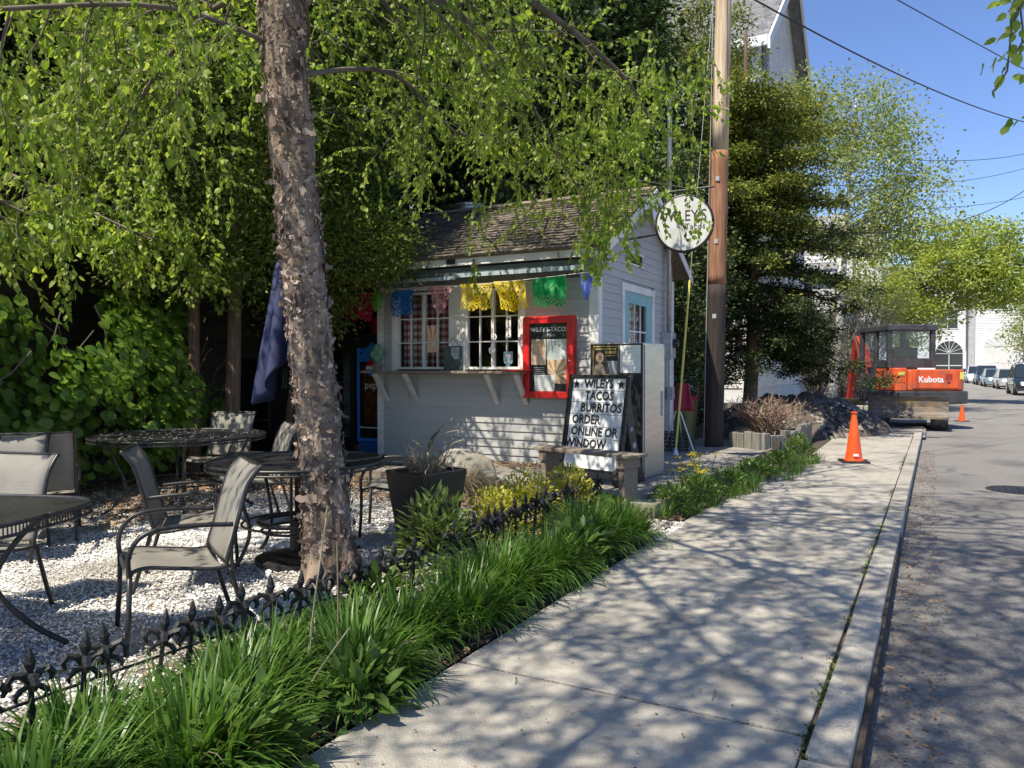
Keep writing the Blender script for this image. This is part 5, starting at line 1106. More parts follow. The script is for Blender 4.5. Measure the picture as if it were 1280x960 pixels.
# house B: white columned porch house
hB = thing('columned_house', 'white house with grey slate roof and tall corner pilasters behind the excavator', 'house', (0,0,0))
BX, BY = -2.75, 50.0; mB = Matrix.Translation((-15, BY, 0)); b = MB(); siding(b, 0, 12.2, .3, 8.2, .22); xf(b, mB).build('siding', M['hwhite'], hB)['kind'] = 'stuff'
b = MB(); b.box(-15, BX, BY+.01, BY+10, -.2, 8.2); b.build('wall', M['hwhite'], hB)
b = MB(); b.box(-15.4, BX-1.9, BY-.5, BY-.1, 7.0, 7.3); b.build('cornice', M['cream'], hB)
for x in (BX-1.6, BX-.05):
    b = MB(); b.box(x-.32, x+.32, BY-.55, BY-.06, .5, 9.6); b.box(x-.42, x+.42, BY-.62, BY-.06, -.1, .5); b.box(x-.42, x+.42, BY-.62, BY-.06, 9.6, 10.0); b.build('pilaster', M['cream'], hB)
b = MB(); b.box(BX-2.1, BX+.4, BY-.06, BY+2.5, 8.2, 9.9); b.build('tower_block', M['cream'], hB)
b = MB(); b.prism([(BY-.6,7.3),(BY+10.5,7.3),(BY+5,11.5)], -15.5, BX-2.1, 'x'); b.build('roof', M['slate'], hB)
for x in (2, 5, 8.2, 10.9):
    for z in (1.0, 4.6): hwin(hB, x, z, 1.0, 2.0, mB)
# church
ch = thing('church_building', 'bright white building with arched doorways and paired windows at the end of the street', 'building', (0,0,0))
CY = 112; mC = Matrix.Translation((0, CY, 0))
b = MB(); b.box(-6, 4.0, CY, CY+14, -.2, 12.5); b.box(4.0, 5.0, CY+1.2, CY+14, -.2, 11.5); b.box(5.0, 10.0, CY-.8, CY+10, -.2, 13.2); b.build('wall', M['cream'], ch)
b = MB(); siding(b, -6, 4.0, 0, 12.2, .3); xf(b, Matrix.Translation((0,CY,0))); b2_ = MB(); siding(b2_, 5.0, 10.0, 0, 12.9, .3); xf(b2_, Matrix.Translation((0,CY-.8,0))); b.add(b2_.v, b2_.f); b.build('siding', M['cream'], ch)['kind'] = 'stuff'
b = MB(); b.box(4.0, 5.0, CY+1.1, CY+1.19, .0, 11.5); b.build('recess_panel', M['hgrey'], ch)
b = MB(); b.box(-6.2, 4.1, CY-.25, CY-.01, 12.2, 12.7); b.box(4.9, 10.2, CY-1.1, CY-.81, 12.9, 13.4); b.build('cornice', M['cream'], ch)
b = MB(); b.prism([(CY-.3,12.7),(CY+14,12.7),(CY+7,15.5)], -6, 4.1, 'x'); b.build('roof', M['slate'], ch)
mC1 = Matrix.Translation((0, CY, 0)); mC2 = Matrix.Translation((0, CY-.8, 0))
hwin(ch, 2.0, 6.4, 2.2, 2.4, mC1, 'cream', 2); hwin(ch, 7.3, 8.6, 1.9, 2.0, mC2, 'cream', 2)
for z in (0, 1): hwin(ch, -3.0, 1.5+z*5, 2.0, 2.4, mC1, 'cream', 2)
def fan(x, z, rad, Y, m1, m2, par, door):
    b = MB(); pts = [(x+rad*math.cos(a), z+rad*math.sin(a)) for a in [k*math.pi/12 for k in range(13)]]; b.prism([(x-rad*1.25, .1),(x+rad*1.25,.1)] + [(x+rad*1.25*math.cos(a), z+rad*1.25*math.sin(a)) for a in [k*math.pi/12 for k in range(13)]], Y-.12, Y-.01, 'y'); b.build('arch_surround', M['cream'], par)
    b = MB(); b.prism(pts, Y-.16, Y-.125, 'y'); f = b.build('fanlight', M[m1], par)
    b = MB()
    for k in range(1, 8): a = k*math.pi/8; b.bar((x, Y-.18, z), (x+rad*math.cos(a), Y-.18, z+rad*math.sin(a)), .05, .03, (0,1,0))
    b.build('fan_bar', M['cream'], f)
    b = MB(); b.box(x-rad, x+rad, Y-.15, Y-.125, .2, z-.12); d = b.build('door', M[m2], par)
    b = MB(); b.box(x-.04, x+.04, Y-.17, Y-.151, .2, z-.12); b.box(x-rad+.1, x+rad-.1, Y-.17, Y-.151, z*.5, z*.5+.1); b.build('door_rail', M['cream'], d)
fan(2.2, 3.3, 1.5, CY, 'sash', 'sash', ch, 1); fan(7.4, 4.0, 1.5, CY-.8, 'hwhite', 'hwhite', ch, 1)
# shed and house to the left, house glimpsed behind the hut
M['shedwood'] = objrand(mat('dark_shed_board', (.055,.042,.032), (.10,.078,.058), .85, 3, stretch=(2,14,14), bump=.4), .2)
shed = thing('board_shed', 'dark brown horizontal board shed with rusty roof edge behind the leafy hedge', 'shed', (0,0,0))
sb = MB(); sb.add([(0,0,0),(1,0,0),(1,-.03,0),(0,-.03,0),(0,0,.19),(1,0,.19),(1,-.008,.19),(0,-.008,.19)], [(0,1,2,3),(4,7,6,5),(3,2,6,7),(0,4,5,1),(0,3,7,4),(1,5,6,2)]); sbm = sb.mesh('board', M['shedwood'])
S1 = Vector((-8.1,1.6,0)); S2 = Vector((-11.8,8.9,0)); dS = (S2-S1); LS = dS.length; aS = math.atan2(dS.y, dS.x) + math.pi
z = 0
while z < 4.1: link('wall_board', sbm, shed, (S1.x, S1.y, z), (0,0,math.atan2(dS.y,dS.x)), (LS,1,1)); z += .178
S3 = Vector((-7.9, 11.6, 0)); dT = S3-S2; z = 0
while z < 3.9: link('wall_board', sbm, shed, (S2.x, S2.y, z), (0,0,math.atan2(dT.y,dT.x)), (dT.length,1,1)); z += .178
M['rust'] = mat('rusty_fascia', (.14,.055,.025), (.24,.10,.045), .7, 4)
nS = Vector((dS.y, -dS.x, 0)).normalized(); b = MB(); e = nS*.35 if nS.x > 0 else -nS*.35
b.bar(S1+e+Vector((0,0,4.12)), S2+e+Vector((0,0,4.12)), .05, .22); b.build('fascia', M['rust'], shed)
b = MB(); o1 = e*1.05; i1 = -e*9; b.add([S1+o1+Vector((0,0,4.24)), S2+o1+Vector((0,0,4.24)), S2+i1+Vector((0,0,6)), S1+i1+Vector((0,0,6))], [(0,1,2,3)]); b.build('roof', M['slate'], shed, thick=.06)
b = MB(); b.add([S2+e*-.1+Vector((0,0,0)), S1+e*-.1, S1+e*-.1+Vector((0,0,4.1)), S2+e*-.1+Vector((0,0,4.1)), S3-e*.2, S3-e*.2+Vector((0,0,3.9))], [(0,1,2,3),(0,3,5,4)]); b.build('wall_core', M['shedwood'], shed, thick=.05)
hC = thing('white_neighbour_house', 'white clapboard house glimpsed through dark trees above the hut roof', 'house', (0,0,0))
mD = Matrix.Translation((-22, 22, 0)); b = MB(); siding(b, 0, 12.5, 0, 8, .16); xf(b, mD).build('siding', M['hwhite'], hC)['kind'] = 'stuff'
b = MB(); b.box(-22, -9.5, 22.01, 30, -.2, 8); b.prism([(21.6,8),(30.4,8),(26,11.5)], -22.4, -9.1, 'x'); b.build('wall', M['hgrey'], hC)
for x in (4.5, 7.8, 11):
    for z in (1.2, 4.6): hwin(hC, x, z, 1.0, 1.7, mD)
hD = thing('pale_side_house', 'pale blue grey house wall visible through leaves at the left picture edge', 'house', (0,0,0))
b = MB(); b.box(-26, -16, 6, 16, 0, 7.5); b.prism([(5.6,7.5),(16.4,7.5),(11,10.5)], -26.4, -15.6, 'x'); b.build('wall', M['bluegrey'], hD)
# far street furniture and fence on the right
t = thing('far_utility_pole', 'grey utility pole with transformer at the right picture edge far down the street', 'utility pole', (9.05,95,0))
b = MB(); b.tube([(0,0,0),(0,0,13)], .2, 10); b.build('shaft', M['hgrey'], t); b = MB(); b.box(-1.2,1.2,-.08,.08,11.6,11.8); b.build('crossarm', M['hgrey'], t)
b = MB(); b.lathe([(0,0),(.35,0),(.35,1.3),(0,1.35)], 14, (-.1,-.5,12.0)); b.build('transformer', M['galv'], t)
b = MB(); b.box(-.55,.45,-.32,-.26,4.9,6.3); b.build('white_panel', M['cream'], t)
t = thing('picket_fence', 'white picket fence behind the parked cars at the right', 'fence', (0,0,0)); pk = MB(); pk.prism([(-.06,0),(.06,0),(.06,1.2),(0,1.3),(-.06,1.2)], -.015, .015, 'y'); pkm = pk.mesh('picket', M['cream'])
for k in range(60): link('picket', pkm, t, (8.8 + k*.16, 104 - k*.05, 0))
b = MB(); b.bar((8.6,104.06,.4),(18.6,101,.4),.06,.1); b.bar((8.6,104.06,.95),(18.6,101,.95),.06,.1); b.build('rail', M['cream'], t)
# small front yard walls between dirt and house A
t = thing('stone_wall', 'low grey stone retaining wall in front of the tall white house', 'wall', (0,0,0))
for k in range(26):
    for j in range(2): b = MB(); b.box(-8.2+k*.28+(j%2)*.14, -8.2+k*.28+.26+(j%2)*.14, 24.0, 24.3, -.1+j*.22, .1+j*.22); b.build('stone', M['granite'], t, bevel=.02)
# ------------------------------------------------------------------ leaf materials
M['birchleaf'] = leafmat('birch_leaf', (.15,.24,.035), (.27,.36,.055), (.42,.49,.11), .52)
M['cedarleaf'] = leafmat('cedar_leaf', (.07,.105,.025), (.13,.18,.035), (.24,.30,.07), .35, .6)
M['vineleaf'] = leafmat('vine_leaf', (.08,.15,.025), (.13,.22,.035), (.20,.30,.05), .35, .4)
M['darkleaf'] = leafmat('dark_evergreen_leaf', (.035,.06,.016), (.06,.095,.026), (.11,.15,.045), .1, .55)
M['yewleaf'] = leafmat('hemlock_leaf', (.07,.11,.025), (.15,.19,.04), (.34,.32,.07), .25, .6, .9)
M['yewdark'] = leafmat('hemlock_shade_leaf', (.025,.045,.015), (.045,.07,.02), (.08,.10,.03), .15, .6)  # darker copy of the hemlock leaf: shade of the lower boughs put into the colour
M['aspenleaf'] = leafmat('pale_green_leaf', (.19,.24,.06), (.27,.32,.09), (.36,.40,.14), .4)
M['mapleleaf'] = leafmat('yellow_green_leaf', (.22,.28,.05), (.32,.38,.08), (.46,.50,.13), .45)
M['lily'] = leafmat('daylily_blade', (.055,.12,.018), (.09,.18,.03), (.15,.25,.05), .35, .35, 2)
M['broad'] = leafmat('broad_leaf', (.08,.15,.03), (.12,.20,.04), (.17,.25,.06), .3, .4)
M['gold_leaf'] = leafmat('golden_leaf', (.32,.33,.035), (.46,.45,.06), (.62,.57,.11), .4)
M['peony'] = leafmat('peony_leaf', (.12,.18,.04), (.17,.23,.06), (.24,.27,.09), .3)
M['flower'] = leafmat('yellow_flower', (.55,.42,.02), (.68,.52,.03), (.75,.62,.08), .3)
M['maroonleaf'] = leafmat('maroon_leaf', (.12,.03,.03), (.20,.05,.05), (.28,.10,.08), .3)
M['bark'] = mat('birch_bark', (.13,.095,.07), (.37,.285,.215), .85, 6, stretch=(1,1,.45), bump=1, bscale=22, c3=(.07,.05,.04), c3scale=7)
M['flake'] = leafmat('peeling_bark', (.07,.05,.04), (.24,.17,.135), (.52,.41,.34), .06, .8, 3)
M['cedarbark'] = mat('cedar_bark', (.09,.055,.038), (.19,.125,.09), .9, 3, stretch=(16,16,.8), bump=.8, bscale=6)
M['twig'] = mat('twig_bark', (.09,.07,.055), (.17,.14,.115), .8, 6)
M['palebark'] = mat('pale_bark', (.35,.34,.30), (.52,.50,.46), .8, 8)
M['bareshrub'] = leafmat('bare_shrub_leaf', (.16,.15,.08), (.24,.22,.13), (.34,.31,.22), .2)
# ------------------------------------------------------------------ river birch
birch = thing('river_birch', 'river birch with shaggy peeling bark leaning over the gravel courtyard', 'tree', (0,0,0))
tp = [(-3.47,3.90,-.05),(-3.50,3.90,.15),(-3.55,3.88,.8),(-3.63,3.85,1.7),(-3.70,3.81,2.6),(-3.77,3.77,3.6),(-3.80,3.75,4.6),(-3.78,3.8,5.6),(-3.7,3.9,6.8),(-3.65,4.0,8.2),(-3.6,4.0,9.8)]
tr = [.245,.185,.150,.142,.142,.150,.14,.12,.09,.055,.02]
path = smooth_path(tp, 8); rad = []
for i in range(len(path)): f = i/8; k = min(len(tr)-2, int(f)); rad.append(tr[k] + (tr[k+1]-tr[k])*(f-k))
from mathutils import noise
n = 40; V = []; 
dense = []; dr = []
for p, q, r0, r1 in zip(path, path[1:], rad, rad[1:]):
    m_ = max(1, int((q-p).length/.035)); 
    for k in range(m_): dense.append(p.lerp(q, k/m_)); dr.append(r0 + (r1-r0)*k/m_)
for p, r0 in zip(dense, dr):
    for k in range(n):
        a = 2*math.pi*k/n; q = Vector((math.cos(a), math.sin(a), 0)); s_ = Vector((q.x*1.2, q.y*1.2, p.z*1.6))
        d = .016*noise.noise(s_*3) + .016*noise.noise(Vector((q.x*5, q.y*5, p.z*5))) + .010*abs(noise.noise(Vector((q.x*14, q.y*14, p.z*9)))); 
        if p.z < .35: d += .03*max(0, math.sin(a*4+1))*(.35-p.z)/.35
        V.append(p + q*(r0*.92 + d*min(1, r0/.1)))
b = MB(); b.add(V, [(i*n+k, i*n+(k+1)%n, (i+1)*n+(k+1)%n, (i+1)*n+k) for i in range(len(dense)-1) for k in range(n)])
b.build('trunk', M['bark'], birch, smooth=False)
# curling bark flakes: small curved sheets attached along one side
FV = []; FF = []; off = 0
for i in range(6500):
    z = rg.uniform(.12, 5.2); idx = min(range(0, len(dense), 4), key=lambda j: abs(dense[j].z - z)); p = dense[idx]; r0 = dr[idx]
    a = rg.uniform(0, 2*math.pi); big = rg.uniform() < .14; w_ = rg.uniform(.006, .022) if not big else rg.uniform(.025, .05); h = w_*rg.uniform(.5, 1.9); curl = rg.uniform(.1, .85) * (1 if rg.uniform() < .5 else -1)
    o = Vector((math.cos(a), math.sin(a), 0)); tg = Vector((-math.sin(a), math.cos(a), 0)); up_ = Vector((0,0,1)) + tg*rg.normal(0,.35); up_.normalize()
    c0 = Vector((p.x, p.y, z)) + o*(r0*.97 + .006); m_ = 4; vert = rg.uniform() < .4
    for k in range(m_+1):
        t = k/m_; lift = (t**1.7)*w_*abs(curl)*.75; s_ = (t - .25*t*t*abs(curl))*w_*(1 if curl > 0 else -1)
        for e_ in (-.5, .5):
            hh = h*e_*(1 - .75*t**1.5 + .35*math.sin(i*1.7+k*2.3+e_*4)) + h*.35*math.sin(i)*t; q = c0 + (up_*(-s_) + tg*hh if vert else tg*s_ + up_*hh) + o*(lift); FV.append(q[:])
    for k in range(m_): FF.append((off+2*k, off+2*k+1, off+2*k+3, off+2*k+2))
    off += 2*(m_+1)
for i in range(70):
    z = rg.uniform(.25, 4.6); idx = min(range(0, len(dense), 4), key=lambda j: abs(dense[j].z - z)); p = dense[idx]; r0 = dr[idx]; a = rg.uniform(0, 2*math.pi); w_ = rg.uniform(.05, .13); h = rg.uniform(.02, .07); sg_ = 1 if rg.uniform() < .5 else -1; m_ = 7
    for k in range(m_+1):
        t = k/m_; an = a + sg_*t*w_/r0; o = Vector((math.cos(an), math.sin(an), 0)); lift = .008 + .045*t**2.5*rg.uniform(.9,1.1); sag = -.02*t*t*math.sin(i)
        for e_ in (-.5, .5): hh = h*e_*(1 - .5*t*t + .25*math.sin(i*2.1+k*1.9+e_*5)); FV.append(((p.x, p.y, z + hh + sag)[0] + o.x*(r0+lift), p.y + o.y*(r0+lift), z + hh + sag))
    for k in range(m_): FF.append((off+2*k, off+2*k+1, off+2*k+3, off+2*k+2))
    off += 2*(m_+1)
npmesh('peeling_bark', FV, FF, M['flake'], birch, kind='stuff')
# limbs and weeping twigs
lm = MB(); tips = []
def limb(pts, r0, nch, tw=(0.9, 1.5), lv=1, droop=.3, r_end=.012, start=.2):
    P = smooth_path(pts, 4); m_ = len(P); rs = [r0 + (r_end - r0)*(i/(m_-1))**.8 for i in range(m_)]; lm.tube(P, rs, 7, cap=False)
    for k in range(nch):
        f = start + (1-start)*(k + rg.uniform())/nch; i = min(m_-2, int(f*(m_-1))); p = P[i]; d = (P[i+1]-P[i]).normalized(); s_ = Vector(rg.normal(0,1,3)); s_ = (s_ - d*s_.dot(d)).normalized(); s_.z *= .6
        twiggy(rg, p, d*.5 + s_*.9, rg.uniform(*tw), max(.006, rs[i]*.4), lv, lm, tips, droop, 8, .9, 6, .13, .55, .0022, .15)
limb([(-3.72,3.85,3.35),(-3.95,5.2,3.85),(-4.35,6.8,3.85),(-4.65,8.3,4.25),(-4.9,9.6,4.2)], .020, 16, (.9,1.4))
limb([(-3.74,3.85,3.9),(-3.6,5.2,4.45),(-3.75,7.0,4.35),(-4.0,8.6,3.95),(-4.1,9.6,3.7)], .042, 16, (.9,1.4))
limb([(-3.76,3.78,3.5),(-4.0,3.1,3.55),(-4.4,2.4,3.35),(-4.9,1.9,3.2)], .018, 14, (.7,1.2))
limb([(-3.8,3.8,4.2),(-3.2,5.6,4.6),(-2.75,7.3,4.35),(-2.7,8.4,4.0)], .05, 14, (.8,1.2))
limb([(-3.78,3.8,4.6),(-4.8,5.0,5.0),(-5.8,6.2,4.8),(-6.5,7.2,4.4)], .05, 14, (.9,1.4))
limb([(-3.76,3.78,3.95),(-4.9,4.2,4.2),(-6.0,4.5,4.0),(-7.0,4.8,3.6)], .032, 18, (.9,1.4))
limb([(-3.8,3.8,5.0),(-2.8,2.8,5.6),(-1.6,1.8,5.8),(-.4,1.0,5.7)], .04, 26, (.9,1.5))
limb([(-3.8,3.8,5.4),(-2.4,4.0,6.2),(-1.0,4.4,6.7),(.6,4.9,7.0)], .04, 26, (.9,1.5))
limb([(-3.8,3.8,4.8),(-3.6,2.2,5.4),(-3.3,.6,5.5),(-3.0,-.8,5.3)], .05, 14, (.9,1.5))
limb([(-3.75,3.85,6.0),(-3.0,5.4,6.9),(-2.5,6.9,7.4),(-2.0,8.0,7.4)], .045, 12, (.9,1.4))
limb([(-3.75,3.85,6.4),(-2.4,2.9,7.4),(-1.0,1.9,8.1),(.4,.8,8.3)], .04, 24, (.9,1.4))
limb([(-3.7,3.9,7.0),(-4.8,4.2,8.0),(-5.9,4.8,8.4)], .04, 9, (.9,1.4))
limb([(-3.7,3.9,7.4),(-3.0,4.2,8.8),(-2.0,4.6,9.8),(-1.0,4.9,10.2)], .035, 10, (.9,1.4))
limb([(-3.8,3.8,4.9),(-2.9,1.6,6.0),(-1.8,-.4,6.6),(-.6,-1.8,6.6)], .04, 24, (.9,1.4))
limb([(-3.8,3.8,5.6),(-2.6,3.4,6.6),(-1.2,3.2,7.0),(-.2,3.0,7.0)], .035, 22, (.8,1.3))
limb([(-3.7,3.9,6.6),(-2.0,3.4,7.8),(-.2,3.2,8.8),(1.2,3.4,9.2)], .035, 26, (.9,1.4))
limb([(-3.77,3.77,4.15),(-4.7,3.2,4.1),(-5.6,3.0,3.9),(-6.4,3.1,3.6)], .028, 16, (.8,1.3))
limb([(-3.77,3.77,4.4),(-4.6,2.6,4.6),(-5.3,1.7,4.4)], .04, 8, (.8,1.2))
limb([(-3.78,3.8,4.3),(-4.3,5.4,4.7),(-5.2,7.4,4.9),(-5.8,8.6,4.6)], .035, 20, (.9,1.5))
limb([(-3.78,3.8,5.1),(-4.0,5.6,5.8),(-4.4,7.6,6.0),(-4.8,9.0,5.6)], .035, 20, (.9,1.5))
# hanging curtains of twigs where the photograph shows them
def hang(p, L, n_, spread, side_=.25):
    for k in range(n_):
        q = Vector(p) + Vector(rg.normal(0, spread, 3))*Vector((1,1,.3)); d = Vector((rg.normal(0,.3), rg.normal(0,.3), -1)).normalized(); pts = [q]; ln = L*rg.uniform(.6,1)
        for j in range(6): d = (d + Vector(rg.normal(0,.12,3)) + Vector((0,0,-.2))).normalized(); pts.append(pts[-1] + d*ln/6)
        lm.tube(pts, [.005-.0005*j for j in range(7)], 4, cap=False); tips.append(pts)
        for j in range(2, 6):
            if rg.uniform() < .7: e_ = Vector(rg.normal(0,1,3)); e_.z = -.4; e_.normalize(); tips.append([pts[j], pts[j] + e_*side_*.5, pts[j] + e_*side_ + Vector((0,0,-.06))])
hang((-2.95,7.6,3.3), 1.25, 12, .15); hang((-2.8,7.9,3.5), .9, 14, .24); hang((-4.28,7.2,3.35), .85, 3, .06, .12); hang((-4.45,7.3,2.6), .35, 2, .03, .08)
hang((-2.7,7.8,4.15), .6, 7, .3); hang((-3.3,7.6,3.9), .6, 16, .45); hang((-2.7,8.5,4.8), .6, 14, .4); hang((-3.2,8.2,4.7), .7, 14, .5); hang((-6.2,4.6,3.5), 1.0, 4, .25, .15); hang((-5.2,2.9,3.3), .8, 5, .25); hang((-5.9,3.6,3.0), 1.0, 3, .1, .12)
lm.build('limb', M['twig'], birch, smooth=True)
P, D = tip_points(tips, rg, .027)
def rt(P): 
    s_, c_ = math.sin(R(CAM_YAW)), math.cos(R(CAM_YAW)); t = -P[:,0]*s_ + P[:,1]*c_; l = P[:,0]*c_ + P[:,1]*s_; return l, t
def thin(P, D):
    """the crown is lifted over the pavement and road, and open over the courtyard"""
    l, t = rt(P); z = P[:,2]; r_ = l/np.maximum(t, .3)
    over_street = (r_ > .30) & (t > .2); ok = ~over_street | (z > 1.5 + .56*np.maximum(t, 0))
    low = np.where(P[:,1] < 6.9, 2.55, 3.05); inhang = ((P[:,0] > -3.4) & (P[:,1] > 7.0)) | ((P[:,0] < -4.1) & (P[:,0] > -4.7) & (P[:,1] > 6.9)) | (P[:,0] < -4.9)
    ok &= (z > low) | inhang
    ok &= np.linalg.norm(P - np.array([0,0,1.4]), axis=1) > 1.6
    return P[ok], D[ok]
def leafed(P, D, L, six=False, per=1):
    n = len(P); dd = unit(D*.6 + rdir(rg, n)*.8 + np.array([0,0,-.75])); return leaves(rg, P + rdir(rg, n)*.01, dd, unit(rdir(rg, n) + np.array([0,0,.3])), (q := L*(.45 + .85*rg.beta(2,2,n))), q*.72*rg.uniform(.7,1.1,n), .15, six)
P, D = thin(P, D); print('birch leaves', len(P))
l_, t_ = rt(P); vis = (t_ > .3) & (np.abs(l_/np.maximum(t_,.3)) < .75) & (P[:,2] < 1.6 + .52*t_) & (t_ < 9)
npmesh('leaves', *cat(leafed(P[vis], D[vis], .062, True), leafed(P[~vis], D[~vis], .064)), M['birchleaf'], birch, kind='stuff')
# second birch behind the photographer: it shades the street and hangs one spray into the sky corner
b2 = thing('second_birch', 'birch beside the street whose leafy spray hangs into the top right corner', 'tree', (0,0,0))
lm = MB(); tips = []
lm.tube([(.19,3.4,5.9),(.2,3.45,4.6),(.24,3.5,3.3),(.25,3.52,2.86)], .005, 5); lm.tube(smooth_path([(-2.6,-2.6,-.05),(-2.5,-2.5,2),(-2.3,-2.3,4.5),(-2.2,-2.2,7),(-2.2,-2,9)]), [.16 - .13*i/24 for i in range(25)], 10)
for pts in ([(-2.4,-2.4,4.5),(-1.4,-1.6,5.6),(-.2,-.8,6.2),(1.0,.2,6.2)], [(-2.3,-2.3,5),(-2.2,-.8,6.2),(-1.8,.4,6.8),(-1.2,1.6,7)], [(-2.3,-2.3,5.4),(-1.2,-2.0,6.6),(.2,-1.4,7.4),(1.6,-.6,7.6)], [(-2.2,-2.2,6.2),(-1.6,-1.0,7.6),(-.6,.2,8.4),(.6,1.2,8.8)],
            [(-2.2,-2.2,6.8),(-.8,-1.6,8.2),(.8,-.8,9.0),(2.2,0,9.2)], [(-2.2,-2.2,7.4),(-1.6,-1.4,9),(-1.0,0,10)], [(-2.4,-2.4,4.2),(-.8,-2.4,5),(.8,-2.0,5.4)], [(-2.2,-2.2,6),(-2.4,-.6,7.4),(-2.4,1.0,8)], [(-2.2,-2.2,5.6),(-.4,-1.4,6.4),(1.2,-.2,6.9),(2.2,1.0,7)]): limb(pts, .035, 24, (.9,1.5))
lm.build('limb', M['twig'], b2, smooth=True); P, D = thin(*tip_points(tips, rg, .03))
npmesh('leaves', *leafed(P, D, .064), M['birchleaf'], b2, kind='stuff')
t = thing('leafy_spray', 'small leafy twig hanging in the blue sky at the top right corner', 'twig', (0,0,0)); lm = MB(); tips = []
for p, L in (((.29,3.5,2.86), .40), ((.33,3.56,2.9), .30), ((.34,3.62,2.95), .38), ((.37,3.5,2.5), .22)):
    d = Vector((rg.normal(0,.1),0,-1)).normalized(); q = Vector(p); pts = [q]
    for j in range(5): d = (d + Vector(rg.normal(0,.25,3))).normalized(); pts.append(pts[-1] + d*L/5)
    lm.tube(pts, .0035, 4); tips.append(pts); tips.append([pts[3], pts[3]+Vector((-.10,0,-.04))]); tips.append([pts[4], pts[4]+Vector((.09,0,-.05))])
lm.build('twig', M['twig'], t); P, D = tip_points(tips, rg, .028); npmesh('leaves', *leafed(P, D, .058, True), M['birchleaf'], t, kind='stuff')
# ------------------------------------------------------------------ crowns made of clusters
def crown(name, label, base, H, trunk_r, m, clusterC, per, rad_, L, W, bark='cedarbark', up=.5, flat=.7, lean=(0,0), group=None, trunk_top=None, kindtree='tree', branches=True, darkm=None):
    t = thing(name, label, kindtree, base, 0, group); b = MB(); tt = trunk_top or H*.92
    b.tube([(lean[0]*f + .05*math.sin(f*5), lean[1]*f, -.1 + (tt+.1)*f) for f in [i/10 for i in range(11)]], [trunk_r*(1 - .85*i/10) + (trunk_r*.3 if i == 0 else 0) for i in range(11)], 10); b.build('trunk', M[bark], t, smooth=True)
    if branches:
        b = MB(); C = clusterC[rg.choice(len(clusterC), min(len(clusterC), 90), replace=False)]
        for c in C:
            f = max(.05, min(.95, (c[2]-.25*math.hypot(c[0],c[1]))/tt)); s_ = Vector((lean[0]*f, lean[1]*f, tt*f)); e_ = Vector(c); mid = s_.lerp(e_, .5) + Vector((0,0,.1)); b.tube([s_, mid, e_], [trunk_r*.22*(1-f*.6), trunk_r*.12*(1-f*.5), .004], 5, cap=False)
        b.build('branch', M[bark], t, smooth=True)
    npmesh('crown', *clusters(rg, clusterC, per, rad_, L, W, up, flat), M[m], t, kind='stuff'); return t
def cone_shell(n, z0, z1, r0, r1, belly=.35, inner=.55, bias=0, cx=0, cy=0):
    """cluster centres in a ragged tapering crown"""
    f = rg.uniform(0, 1, n); z = z0 + (z1-z0)*f; prof = np.where(f < belly, r0*(.55+.45*f/belly), r0 + (r1-r0)*((f-belly)/(1-belly))); a = rg.uniform(0, 2*np.pi, n)
    rag = 1 + .22*np.sin(a*3 + z*2.1) + .15*np.sin(a*7 - z*3.3); r_ = prof*rag*(inner + (1-inner)*rg.uniform(0, 1, n)**.5)
    return np.stack([cx + r_*np.cos(a), cy + r_*np.sin(a), z], 1)
def ball(n, c, r_, inner=.3):
    d = rdir(rg, n); q = (inner + (1-inner)*rg.uniform(0,1,n)**.45)[:,None]; lump = 1 + .2*np.sin(d[:,0:1]*5 + c[0])*np.cos(d[:,1:2]*4 + c[2]) ; return d*q*lump*np.array(r_) + np.array(c)
G = 'white cedars in a row between courtyard and hut'
crown('white_cedar', 'cedar with slim bare trunk left of the courtyard, foliage bright at the hedge top', (-8.26,6.66,0), 9.5, .085, 'cedarleaf', cone_shell(420, 2.5, 9.5, 1.7, .4), 120, .19, .075, .040, group=G, flat=.9)
crown('white_cedar', 'cedar with thicker brown trunk standing right beside the slim one', (-7.94,6.98,0), 9.8, .105, 'cedarleaf', cone_shell(420, 2.5, 10, 1.6, .4), 120, .19, .075, .040, group=G, flat=.9, lean=(.1,.1))
crown('white_cedar', 'leaning thin cedar behind the folded umbrella', (-8.3,8.25,0), 9, .06, 'cedarleaf', cone_shell(380, 2.7, 10, 1.5, .4), 120, .19, .075, .040, group=G, flat=.9, lean=(.9,.3))
crown('white_cedar', 'cedar whose low branches droop over the coolers right of the birch trunk', (-8.0,8.85,0), 10, .10, 'cedarleaf', np.concatenate([cone_shell(420, 2.7, 10.5, 1.5, .5), ball(100, (1.2,-.75,3.0), (.75,.6,.4)), ball(60, (.45,-.9,2.35), (.5,.4,.35))]), 120, .17, .07, .036, group=G, flat=.9)
G = 'dark evergreens behind the hut'
for i, (x, y, h, r_, z0, lab) in enumerate(((-9.8,10.6,13,2.2,2.4,'tall dark evergreen behind the coolers left of the hut roof'),(-7.4,13.6,14,2.3,2.6,'dark evergreen rising behind the left part of the hut roof'),(-6.0,15.6,10.5,1.6,2.6,'dark evergreen behind the right part of the hut roof near the pole'),(-11.6,13.2,14,2.6,2.2,'big dark evergreen farthest left behind the cedars'),(-12.4,6.4,11,2.3,3.4,'dark evergreen standing behind the brown board shed'),(-9.4,17.0,15,2.6,3.0,'tallest dark evergreen in the second row behind the hut'))):
    crown('dark_evergreen', lab, (x,y,0), h, .16, 'darkleaf', cone_shell(560, z0, h, r_, .5, inner=.25), 80, .28, .16, .095, group=G, flat=.8)
